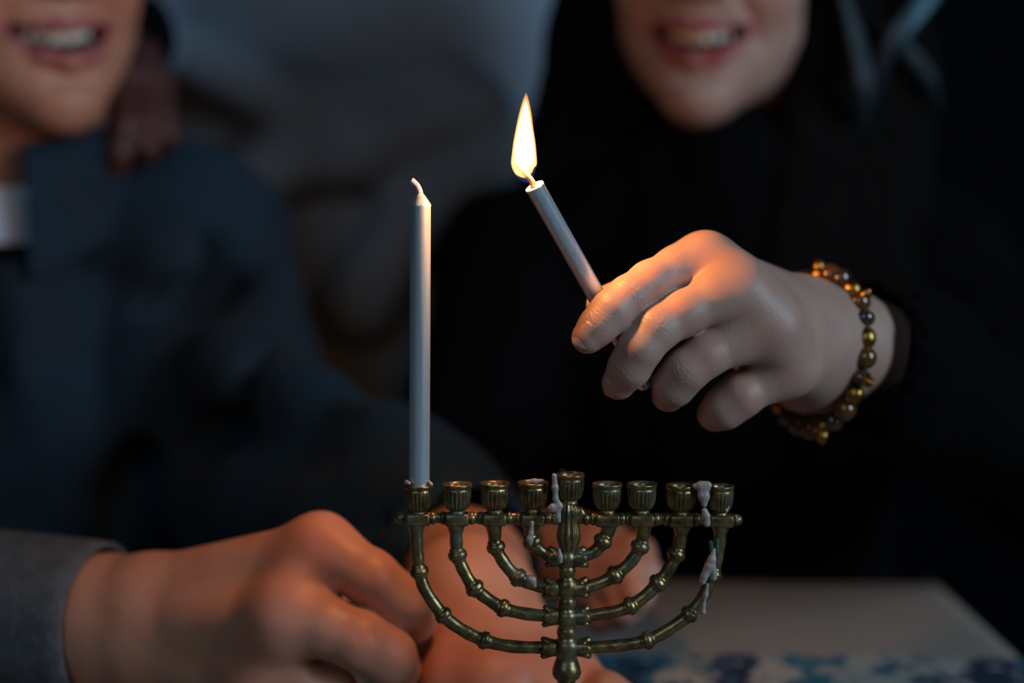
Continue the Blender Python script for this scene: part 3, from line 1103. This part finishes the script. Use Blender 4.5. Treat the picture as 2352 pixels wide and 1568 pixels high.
# her left hand: back to us, fingers to the left, closing on the candle
cb = [J(1846, 722, .064, 13.5), J(1878, 762, .062, 14), J(1884, 808, .063, 14.5), J(1866, 850, .068, 13.5)]
mc = [J(1620, 606, .026, 10.2), J(1694, 676, .018, 10.6), J(1764, 752, .019, 10.2), J(1806, 842, .029, 9.8)]
wr = [J(1925, 790, .080, 22), J(2005, 812, .098, 21), J(2120, 858, .135, 24)]
wpalm = [[a, b] for a, b in zip(cb, mc)]
wpalm += [[mc[0], mc[1]], [mc[1], mc[2]], [mc[2], mc[3]]]
wpalm += [[c, (wr[0][0], 0.017)] for c in cb] + [wr]
wpalm += [[J(1790, 770, .062, 14), J(1740, 800, .052, 13)], [J(1845, 870, .074, 12), J(1890, 860, .082, 14)]]
wf = [
    [mc[0], J(1555, 617, .020, 8.8), J(1492, 648, .012, 8.1), J(1444, 682, .006, 8.1), J(1405, 715, .002, 8.0), J(1374, 748, .000, 7.2), J(1350, 775, -.001, 6.3)],
    [mc[1], J(1640, 688, .012, 9.6), J(1568, 720, .007, 8.7), J(1508, 754, .003, 8.7), J(1470, 800, .001, 8.3), J(1446, 843, .003, 7.9), J(1421, 879, .008, 6.7)],
    [mc[2], J(1690, 782, .013, 9.2), J(1620, 816, .009, 8.5), J(1576, 850, .008, 8.5), J(1548, 885, .011, 8.0), J(1535, 907, .018, 6.7)],
    [mc[3], J(1752, 874, .026, 9.0), J(1700, 908, .022, 8.9), J(1664, 936, .023, 8.3), J(1642, 950, .028, 7.2)],
]
wthumb = [J(1800, 740, .080, 15), J(1680, 730, .070, 13), J(1590, 716, .056, 10.5), J(1490, 700, .037, 9.0), J(1430, 698, .0275, 8.3), J(1388, 700, .0225, 7.2)]
gro = []
hv, hq = make_hand(wpalm, wf, 0.00062, palm_k=0.012, web_k=0.006, finger_k=0.0012, extra=[wthumb])
spots = [(mc[i][0] + np.array((0, -.01, 0)), 0.009, 0.35) for i in range(4)] + [(f[2][0] + np.array((0, -.008, 0.002)), 0.007, 0.55) for f in wf] + [(f[-1][0], 0.008, 0.55) for f in wf]
for f, i_, n_ in ((wf[0], 3, (-.25, -.85, .45)), (wf[1], 3, (-.3, -.92, .2)), (wf[2], 3, (-.3, -.93, .1)), (wf[0], 5, (-.4, -.9, .1)), (wf[1], 5, (-.6, -.8, .0)), (wf[2], 4, (-.5, -.85, 0))):
    wrinkle(hv, f[i_][0], f[min(i_ + 1, len(f) - 1)][0] - f[i_ - 1][0], n_, f[i_][1])
whand = (hv, hq, {'red': red_weights(hv, spots)})

# her right hand resting behind the menorah
eR, wr3c = A3(1060, 1070, .43), A3(1178, 1252, .262)
mc3 = [J(1385, 1246, .205, 11), J(1376, 1284, .195, 11), J(1358, 1322, .195, 10.5), J(1336, 1352, .206, 9.5)]
cb3 = [J(1222, 1236, .245, 13.5), J(1215, 1260, .240, 14), J(1215, 1284, .242, 14), J(1222, 1306, .250, 12.5)]
wr3 = [(wr3c, .020), (wr3c + (eR - wr3c) * .3, .024)]
p3 = [[a, b] for a, b in zip(cb3, mc3)] + [[mc3[0], mc3[1]], [mc3[1], mc3[2]], [mc3[2], mc3[3]]] + [[c, (wr3c, .017)] for c in cb3] + [wr3]
f3 = [[mc3[0], J(1464, 1272, .176, 9.3), J(1482, 1318, .166, 8.4), J(1470, 1350, .168, 7.4)],
      [mc3[1], J(1452, 1316, .164, 9.5), J(1464, 1362, .156, 8.5), J(1450, 1392, .160, 7.5)],
      [mc3[2], J(1428, 1356, .166, 9), J(1434, 1396, .160, 8), J(1420, 1418, .166, 7)],
      [mc3[3], J(1386, 1380, .180, 8), J(1390, 1412, .176, 7), J(1378, 1428, .180, 6.5)]]
t3 = [J(1255, 1236, .250, 12), J(1330, 1228, .238, 10.5), J(1400, 1240, .224, 9.5), J(1445, 1256, .212, 8)]
h3 = make_hand(p3, f3, 0.0014, extra=[t3])
whand3 = (h3[0], h3[1], {'red': np.full(len(h3[0]), 0.4)})

nb = A3(1640, 440, .475)
sL, sR = A3(2110, 640, .505), A3(1190, 640, .49)
eL, wL = A3(2400, 1060, .34), A3(1985, 804, .094)
wR3 = wr3c + (eR - wr3c) / np.linalg.norm(eR - wr3c) * .034
ch, wa = A3(1650, 800, .54), A3(1650, 1420, .58)
pel = np.array((wa[0], .60, .58))
wsegs = [(nb, ch, .055, .13, .05), (ch, wa, .135, .12), (wa, pel, .12, .15), (nb, sL, .05, .055, .06), (nb, sR, .05, .052, .06), (sL, eL, .056, .044), (eL, wL, .044, .036, .02),
         (sR, eR, .052, .044), (eR, wR3, .044, .034, .02), (sL, ch, .05, .1), (sR, ch, .05, .1)]
legs_w = []
for s in (-1, 1):
    hip = pel + np.array((s * .09, -.02, -.02)); kn = hip + np.array((s * .02, -.30, -.02)); an = np.array((kn[0], kn[1] + .05, .07))
    ft = an + np.array((0, -.13, -.035))
    legs_w += [(hip, kn, .085, .06), (kn, an, .058, .04), (an, ft, .034, .028)]
wbody = body_np(wsegs + legs_w, 0.011, shrink=0.012)
woman = person('person', [wbody, wh[:3], whand, whand3], M['skin_w'], (pel[0], pel[1], 0),
               'smiling person with long black hair in black, holding the lit candle')
teeth(wh[3], woman)
eyes(wh[3], woman)
cloth_part('sweater', body_np(wsegs, 0.0085, fold=(0.006, 40, 3), cuts=[(wL + (wL - eL) * .15, wL + (eL - wL) * .04, .027, .027)]), M['black_knit'], woman)
cloth_part('trousers', body_np(legs_w[:2] + legs_w[3:5] + [(pel, wa, .15, .125)], 0.016), M['trousers'], woman)
# high knitted collar
ncx = Vector(w_mouth) + Vector((0.033, 0.092, -0.082))
v, q = lathe([(.062, -.05), (.060, -.02), (.057, .0), (.057, .02), (.060, .028), (.063, .02), (.066, 0), (.075, -.05)], ncx, 40, flute=lambda th, i: 1 + .02 * math.sin(5 * th + i))
cloth_part('collar', (v, q), M['black_knit'], woman)
for (ctr, ldir, nrm, w_, l_) in [
    (wf[0][-1][0], wf[0][-1][0] - wf[0][-2][0], (-0.50, -0.85, 0.15), .0044, .0056),
    (wf[1][-1][0], wf[1][-1][0] - wf[1][-2][0], (-0.92, -0.30, -0.25), .0042, .0052)]:
    n_ = Vector(nrm).normalized()
    nail(Vector(ctr) + n_ * 0.0053 - Vector(ldir).normalized() * 0.001, ldir, n_, w_, l_, woman)


# long hair: a cap over the skull and locks falling on both sides
def hair_mass(Mx, locks, cap=True, h=3.2, seed=1, cut_face=True, amp=2.0):
    v = Vol((-175, -40, -330), (175, 215, 190), h)
    if cap:
        v.ell((0, 102, 92), (88, 98, 92), 0)
        v.ell((0, 135, 40), (80, 75, 90), 20)
    for ch in locks:
        v.chain([c[:3] for c in ch], [c[3] for c in ch], 14)
    if cut_face:
        v.ell((0, 10, 40), (58, 70, 88), 6, 'sub')
        v.ell((0, 20, -20), (48, 66, 80), 10, 'sub')
    ang = np.arctan2(v.x + 0 * v.y, v.y - 90)
    rad = np.sqrt(v.x ** 2 + (v.y - 90) ** 2)
    v.D += (amp * (np.abs(np.sin(ang * 23 + v.z * .012 + 2 * np.sin(v.z * .02 + seed))) - .5) + 0.5 * amp * np.sin(ang * 51 + v.z * .03) + 0 * rad).astype(np.float32)
    vv, q = v.surface()
    A = np.array(Mx)
    return vv @ A[:3, :3].T + A[:3, 3], q


wl = []
for s in (-1, 1):
    wl.append([(s * 62, 50, 120, 30), (s * 80, 62, 60, 26), (s * 88, 70, 0, 28), (s * 96, 66, -80, 34), (s * 104, 40, -170, 36), (s * 98, 20, -270, 26)])
    wl.append([(s * 60, 130, 100, 40), (s * 80, 120, 0, 44), (s * 90, 110, -110, 46), (s * 100, 95, -220, 36)])
for s in (-1, 1):
    wl.append([(s * 74, 62, 40, 14), (s * 72, 60, -10, 18), (s * 68, 58, -50, 24), (s * 62, 40, -110, 30), (s * 70, 10, -200, 24)])
wl.append([(105, 90, 60, 22), (122, 85, -20, 20), (128, 75, -110, 18), (120, 60, -200, 14)])
hv_ = hair_mass(wh[3], wl, seed=2)
hair = cloth_part('hair', hv_, M['black_hair'], woman)
# loose locks on the window side
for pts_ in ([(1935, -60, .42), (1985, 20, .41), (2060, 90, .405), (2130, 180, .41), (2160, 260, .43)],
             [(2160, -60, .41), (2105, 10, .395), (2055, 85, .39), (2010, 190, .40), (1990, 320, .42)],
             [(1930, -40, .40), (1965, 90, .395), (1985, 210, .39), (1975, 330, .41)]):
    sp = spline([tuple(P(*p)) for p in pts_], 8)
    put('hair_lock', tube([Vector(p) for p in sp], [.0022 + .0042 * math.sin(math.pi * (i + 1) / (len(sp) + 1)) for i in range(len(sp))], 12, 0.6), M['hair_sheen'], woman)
# added strip: window highlight on her hair, painted in as teal colour
sp = spline([tuple(P(*p)) for p in [(2190, -110, .41), (2150, -40, .40), (2112, 20, .392), (2068, 78, .388), (2050, 100, .39)]], 8)
M['highlight_strip'] = plain('teal_hair_highlight', (0.015, 0.080, 0.115), 0.5, spec=0.4)
put('highlight_strip', tube([Vector(p) for p in sp], [.0078 * (1 - .72 * (i / (len(sp) - 1)) ** 2) for i in range(len(sp))], 14, 0.3), M['highlight_strip'], woman)

# bracelet of amber and gilt beads on her left wrist
bc = Vector(P(1876, 806, .076))
bax = Vector((0.83, 0.53, -0.16)).normalized()
e1 = Vector((0.10, 0.0, -1.0)); e1 = (e1 - bax * e1.dot(bax)).normalized()
e2 = bax.cross(e1)
if e2.y > 0: e2 = -e2
brac = empty('bracelet', bc, 'amber and gilt bead bracelet hanging on the wrist', 'bracelet')
M['amber'] = plain('amber', (0.12, 0.048, 0.010), 0.16, metal=0.2, spec=0.8)
M['gilt'] = plain('gilt', (0.36, 0.19, 0.045), 0.32, metal=1.0)
M['dark_bead'] = plain('dark_bead', (0.05, 0.025, 0.012), 0.08, spec=0.9)
M['cord'] = plain('cord', (0.05, 0.03, 0.015), 0.8)
ra, rb = 0.0335, 0.0290
ring = [bc + e1 * (ra * math.cos(a)) + e2 * (rb * math.sin(a)) for a in np.linspace(0, 2 * math.pi, 49)]
put('cord', tube(ring, [.0012] * 49, 8, caps=False), M['cord'], brac)
nbead = 25
sph = [(math.sin(a), -math.cos(a)) for a in np.linspace(0.03, math.pi - .03, 9)]
for i in range(nbead):
    a = 2 * math.pi * i / nbead
    c = bc + e1 * (ra * math.cos(a)) + e2 * (rb * math.sin(a))
    t = (-e1 * math.sin(a) + e2 * math.cos(a)).normalized()
    r = (.0050, .0042, .0047)[i % 3]
    L = (1.0, 1.15, .8)[i % 3]
    m_ = M[('amber', 'gilt', 'dark_bead')[(i * 7) % 3]]
    put('bead', lathe([(r * x, r * y * L) for x, y in sph], c, 14, axis=t), m_, brac)
    if i % 4 == 1:
        out = (c - bc).normalized()
        put('charm', lathe([(.0003, .0045), (.0022, .0028), (.0030, 0), (.0022, -.003), (.0003, -.004)], c + out * .0035, 6, axis=out), M['gilt'], brac)

# ================================================================== the boy on the left
b_mouth = P(160, 84, 0.372)
bh = head_np(b_mouth, math.radians(39), math.radians(5), math.radians(-4), 1.06, male=True)

# his right hand, back to us
bmc = [J(735, 1256, .050, 11.6), J(655, 1424, .036, 12.4), J(598, 1572, .044, 12), J(545, 1690, .066, 11)]
bcb = [J(335, 1372, .078, 17), J(325, 1432, .074, 17), J(325, 1500, .076, 17), J(335, 1560, .088, 15)]
bwr = [J(235, 1420, .088, 25), J(235, 1450, .092, 25), J(-120, 1440, .14, 29)]
bp = [[a, b] for a, b in zip(bcb, bmc)] + [[bmc[0], bmc[1]], [bmc[1], bmc[2]], [bmc[2], bmc[3]]] + [[c, (bwr[0][0], .020)] for c in bcb] + [bwr]
bp += [[J(480, 1420, .066, 13), J(560, 1480, .055, 12)]]
bf = [[bmc[0], J(790, 1288, .044, 11.6), J(850, 1326, .040, 11.6), J(925, 1385, .044, 11.3), J(948, 1420, .060, 10), J(940, 1450, .082, 8.6)],
      [bmc[1], J(750, 1440, .030, 12.2), J(825, 1470, .028, 12.0), J(892, 1508, .033, 11.4), J(910, 1535, .052, 10), J(895, 1560, .076, 8.6)],
      [bmc[2], J(690, 1572, .040, 12), J(760, 1600, .042, 11.8), J(815, 1650, .060, 9.5), J(800, 1680, .08, 8)],
      [bmc[3], J(640, 1700, .056, 10.2), J(710, 1730, .058, 9.4), J(725, 1760, .075, 8)]]
bt = [J(420, 1380, .095, 16), J(580, 1370, .105, 13), J(720, 1390, .110, 11.5), J(850, 1420, .112, 10), J(910, 1440, .112, 8.5)]
h1 = make_hand(bp, bf, 0.0012, palm_k=0.013, web_k=0.007, finger_k=0.0012, extra=[bt])
spots = [(bmc[i][0] + np.array((0, -.01, 0.003)), 0.012, 0.6) for i in range(4)] + [(f[2][0] + np.array((0, -.008, 0)), 0.009, 0.5) for f in bf]
bhand1 = (h1[0], h1[1], {'red': red_weights(h1[0], spots)})

# his left hand, gripped by the right, reaching toward us behind the menorah
cmc = [J(1042, 1570, .058, 12), J(1135, 1575, .050, 12), J(1225, 1568, .056, 11.5), J(1305, 1552, .072, 10.5)]
ccb = [J(1035, 1345, .112, 16.5), J(1070, 1335, .108, 17), J(1105, 1345, .112, 17), J(1135, 1370, .120, 15)]
cwr = [J(1070, 1310, .150, 27), J(960, 1240, .22, 29)]
cp = [[a, b] for a, b in zip(ccb, cmc)] + [[cmc[0], cmc[1]], [cmc[1], cmc[2]], [cmc[2], cmc[3]]] + [[c, (cwr[0][0], .021)] for c in ccb] + [cwr]
cf = [[cmc[0], J(1055, 1690, .040, 10), J(1080, 1760, .045, 9), J(1095, 1800, .060, 8)],
      [cmc[1], J(1190, 1680, .030, 10.4), J(1240, 1760, .030, 9.2), J(1260, 1810, .042, 8)],
      [cmc[2], J(1310, 1640, .034, 10), J(1385, 1700, .030, 9), J(1420, 1750, .036, 8)],
      [cmc[3], J(1395, 1595, .050, 9.2), J(1470, 1635, .042, 8.4), J(1515, 1675, .042, 7.2)]]
ct = [J(1010, 1380, .105, 14), J(985, 1450, .085, 12), J(975, 1530, .075, 10.5), J(985, 1600, .065, 9)]
h2 = make_hand(cp, cf, 0.0012, palm_k=0.014, web_k=0.007, finger_k=0.0012, extra=[ct])
spots = [(c[0] + np.array((0, -.006, .008)), 0.012, 0.6) for c in cmc]
bhand2 = (h2[0], h2[1], {'red': red_weights(h2[0], spots)})

bn = A3(40, 500, .50)
bL, bR = A3(430, 560, .50), A3(-420, 560, .47)
beL, bwL = A3(600, 1120, .40), A3(1022, 1272, .176)
beR, bwR = A3(-640, 1285, .22), A3(150, 1424, .098)
bch, bwa = A3(60, 900, .52), A3(80, 1450, .56)
bpel = np.array((bwa[0], .60, .58))
bsegs = [(bn, bch, .055, .14, .05), (bch, bwa, .145, .14), (bwa, bpel, .14, .155), (bn, bL, .045, .060, .06), (bn, bR, .045, .066, .06), (bL, beL, .062, .054), (beL, bwL, .056, .044, .02),
         (bR, beR, .066, .055), (beR, bwR, .055, .040, .02), (bL, bch, .06, .1), (bR, bch, .06, .1)]
legs_b = []
for s in (-1, 1):
    hip = bpel + np.array((s * .09, -.02, -.02)); kn = hip + np.array((s * .02, -.32, -.01)); an = np.array((kn[0], kn[1] + .05, .08))
    ft = an + np.array((0, -.15, -.04))
    legs_b += [(hip, kn, .09, .065), (kn, an, .062, .044), (an, ft, .038, .03)]
bbody = body_np(bsegs + legs_b, 0.010, shrink=0.040)
boy = person('person', [bbody, bh[:3], bhand1, bhand2], M['skin_b'], (bpel[0], bpel[1], 0),
             'grinning person in a dark navy shirt with clasped hands on the table')
teeth(bh[3], boy)
eyes(bh[3], boy)
ridges = [
    [(A3(400, 620, .43), .022), (A3(330, 900, .415), .02), (A3(300, 1100, .42), .012)],
    [(A3(640, 660, .44), .02), (A3(560, 850, .37), .022), (A3(700, 950, .32), .018), (A3(880, 1000, .25), .014)],
    [(A3(720, 980, .30), .018), (A3(620, 1120, .32), .02), (A3(560, 1220, .34), .012)],
    [(A3(60, 640, .40), .012), (A3(90, 840, .387), .016), (A3(140, 1080, .40), .016)],
    [(A3(950, 1060, .24), .014), (A3(1060, 1150, .20), .012)],
]
creases = [
    [(A3(170, 470, .395), .010), (A3(200, 600, .375), .012), (A3(230, 700, .37), .004)],
    [(A3(440, 600, .43), .012), (A3(340, 850, .41), .018), (A3(310, 1050, .41), .020), (A3(290, 1250, .41), .018)],
    [(A3(480, 560, .43), .006), (A3(500, 700, .42), .010), (A3(455, 850, .41), .008)],
    [(A3(600, 820, .335), .012), (A3(590, 900, .33), .014), (A3(640, 950, .32), .006)],
    [(A3(430, 1040, .37), .016), (A3(540, 990, .345), .016), (A3(660, 985, .33), .012), (A3(740, 1000, .31), .004)],
    [(A3(820, 1090, .235), .010), (A3(900, 1075, .215), .010), (A3(980, 1110, .195), .005)],
    [(A3(60, 700, .365), .006), (A3(130, 900, .36), .010), (A3(150, 1120, .37), .010)],
    [(A3(250, 640, .375), .006), (A3(240, 820, .37), .010), (A3(215, 980, .37), .005)],
]
cutL = bwL + (bwL - beL) / np.linalg.norm(bwL - beL) * .04
cutR = bwR + (bwR - beR) / np.linalg.norm(bwR - beR) * .05
shirt_segs = [s for i, s in enumerate(bsegs) if i not in (7, 8)]
cloth_part('shirt', body_np(shirt_segs, 0.0065, fold=(0.009, 30, 5), ridges=ridges, creases=creases, cuts=[(bwL, cutL, .034, .036)]), M['navy'], boy)
slv = [(bR, beR, .066, .055), (beR, beR + (bwR - beR) * .72, .055, .034, .02)]
cloth_part('sleeve', body_np(slv, 0.005, fold=(0.003, 40, 9)), M['navy'], boy)
# charcoal cuff folded back around the right wrist, open at the hand
cax = Vector(P(250, 1430, .094)) - Vector(P(-40, 1404, .112))
cfl = lathe([(.0315, .070), (.0335, .0955), (.0353, .0985), (.0371, .0975), (.0378, .090), (.039, .05), (.040, .0), (.044, -.07), (.040, -.075)], Vector(P(-190, 1396, .118)), 64, axis=cax, flute=lambda th, i: 1 + .025 * math.sin(2 * th + .7) + .012 * math.sin(5 * th + i * .3))
cloth_part('cuff', cfl, M['cuff'], boy)
# collar and undershirt at his neck
nkc = Vector(P(15, 398, .462))
cax2 = Vector((0.12, -0.30, 1)).normalized()
cloth_part('undershirt', lathe([(.078, -.028), (.074, -.014), (.068, .0), (.066, .006), (.063, .004), (.066, -.004), (.070, -.016), (.074, -.028)], nkc + Vector((0, -.006, .005)), 48, axis=cax2), M['white_tee'], boy)


def open_collar(center, axis, opening, half):
    """stand-and-fall collar, open towards 'opening'"""
    rot = Vector((0, 0, 1)).rotation_difference(Vector(axis)).to_matrix()
    prof = [(.074, -.030), (.074, .0), (.073, .030), (.076, .040), (.083, .036), (.092, .012), (.102, -.016), (.106, -.020), (.104, -.022), (.090, .006), (.080, .026)]
    n = 40
    a0 = math.atan2(opening[1], opening[0])
    vs, qs = [], []
    for i, (r, h) in enumerate(prof):
        for j in range(n + 1):
            u = j / n
            e = abs(2 * u - 1)
            th = a0 + half + (2 * math.pi - 2 * half) * u
            rr = r * (1 + .03 * math.sin(3 * th)) + (0.012 * e ** 6 if i > 3 else 0)
            hh = h - 0.008 * e ** 4 - (0.016 * e ** 8 if i > 4 else 0)
            vs.append(tuple(Vector(center) + rot @ Vector((rr * math.cos(th), rr * math.sin(th), hh))))
    for i in range(len(prof) - 1):
        for j in range(n):
            qs.append((i * (n + 1) + j, i * (n + 1) + j + 1, (i + 1) * (n + 1) + j + 1, (i + 1) * (n + 1) + j))
    return np.array(vs), np.array(qs)


cloth_part('shirt_collar', open_collar(nkc + Vector((0, .004, .010)), cax2, (0.0, -1.0), math.radians(24)), M['navy'], boy)
hb = hair_mass(bh[3], [[(-60, 60, 130, 26), (-74, 90, 80, 18)], [(60, 60, 130, 26), (74, 90, 80, 18)]], seed=4, amp=1.6)
cloth_part('hair', hb, M['brown_hair'], boy)

# ================================================================== the third person, standing behind with a hand on the boy's shoulder
tn = np.array((-.17, .86, 1.42)); tch = np.array((-.17, .88, 1.20)); twa = np.array((-.16, .88, 0.98)); tpel = np.array((-.16, .89, .86))
tsL, tsR = np.array((.02, .88, 1.36)), np.array((-.36, .86, 1.36))
teL, twL = np.array((.09, .93, 1.08)), np.array((.05, .82, .88))
teR = np.array((-.40, .80, 1.16)); twR = A3(285, 95, .56)
tsegs = [(tn, tch, .06, .135, .05), (tch, twa, .145, .14), (twa, tpel, .14, .15), (tn, tsL, .055, .062, .06), (tn, tsR, .055, .062, .06), (tsL, teL, .06, .05), (teL, twL, .05, .038, .02),
         (tsR, teR, .06, .052), (teR, twR, .052, .036, .02), (tsL, tch, .06, .1), (tsR, tch, .06, .1),
         (tch + np.array((-.09, -.01, .0)), twa + np.array((-.08, -.01, -.02)), .13, .13), (tch + np.array((-.20, -.02, -.03)), twa + np.array((-.18, -.02, -.02)), .09, .10), (tch + np.array((.09, -.01, .0)), twa + np.array((.08, -.01, -.02)), .13, .13)]
legs_t = []
for s in (-1, 1):
    hip = tpel + np.array((s * .09, 0, -.04)); kn = np.array((hip[0], hip[1], .47)); an = np.array((hip[0], hip[1] + .02, .07)); ft = an + np.array((0, -.14, -.035))
    legs_t += [(hip, kn, .085, .06), (kn, an, .058, .042), (an, ft, .036, .03)]
tb_ = body_np(tsegs + legs_t, 0.014, shrink=0.014)
th_ = head_np((-.16, .74, 1.56), math.radians(10), math.radians(15), 0, 1.05, male=True, h=3.0)
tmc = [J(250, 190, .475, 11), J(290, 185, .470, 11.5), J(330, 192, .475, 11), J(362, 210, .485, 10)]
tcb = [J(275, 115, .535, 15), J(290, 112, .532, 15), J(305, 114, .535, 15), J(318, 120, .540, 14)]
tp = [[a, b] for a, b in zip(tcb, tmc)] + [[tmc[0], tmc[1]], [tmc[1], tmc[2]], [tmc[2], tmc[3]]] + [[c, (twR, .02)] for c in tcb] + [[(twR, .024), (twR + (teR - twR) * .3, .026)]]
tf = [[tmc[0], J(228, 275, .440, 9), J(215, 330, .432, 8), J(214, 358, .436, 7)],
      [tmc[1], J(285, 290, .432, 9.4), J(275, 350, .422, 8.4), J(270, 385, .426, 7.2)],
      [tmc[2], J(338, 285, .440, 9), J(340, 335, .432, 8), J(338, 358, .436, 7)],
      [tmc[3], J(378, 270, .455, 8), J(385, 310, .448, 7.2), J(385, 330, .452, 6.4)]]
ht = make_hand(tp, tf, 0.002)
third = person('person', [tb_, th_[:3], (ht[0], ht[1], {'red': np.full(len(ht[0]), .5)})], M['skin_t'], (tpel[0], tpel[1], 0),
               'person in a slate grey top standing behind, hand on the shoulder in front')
teeth(th_[3], third); eyes(th_[3], third)
tr = [[(A3(330, 80, .72), .03), (A3(700, 250, .72), .02), (A3(1000, 180, .74), .02)], [(A3(560, 420, .72), .025), (A3(820, 330, .71), .03), (A3(1100, 250, .74), .02)],
      [(A3(820, 700, .72), .03), (A3(960, 480, .72), .02), (A3(1150, 350, .75), .02)]]
cloth_part('top', body_np(tsegs, 0.008, fold=(0.006, 17, 11), ridges=tr), M['slate'], third)
cloth_part('trousers', body_np(legs_t[:2] + legs_t[3:5] + [(tpel, twa, .15, .13)], 0.016), M['trousers'], third)
cloth_part('cuff', body_np([(twR + (teR - twR) * .35, twR - np.array((0, .012, .002)), .043, .040)], .004, fold=(.003, 40, 2)), M['black_knit'], third)
cloth_part('hair', hair_mass(th_[3], [], seed=6, h=5.0), M['brown_hair'], third)
cloth_part('trousers', body_np(legs_b[:2] + legs_b[3:5] + [(bpel, bwa, .155, .14)], 0.016), M['trousers'], boy)
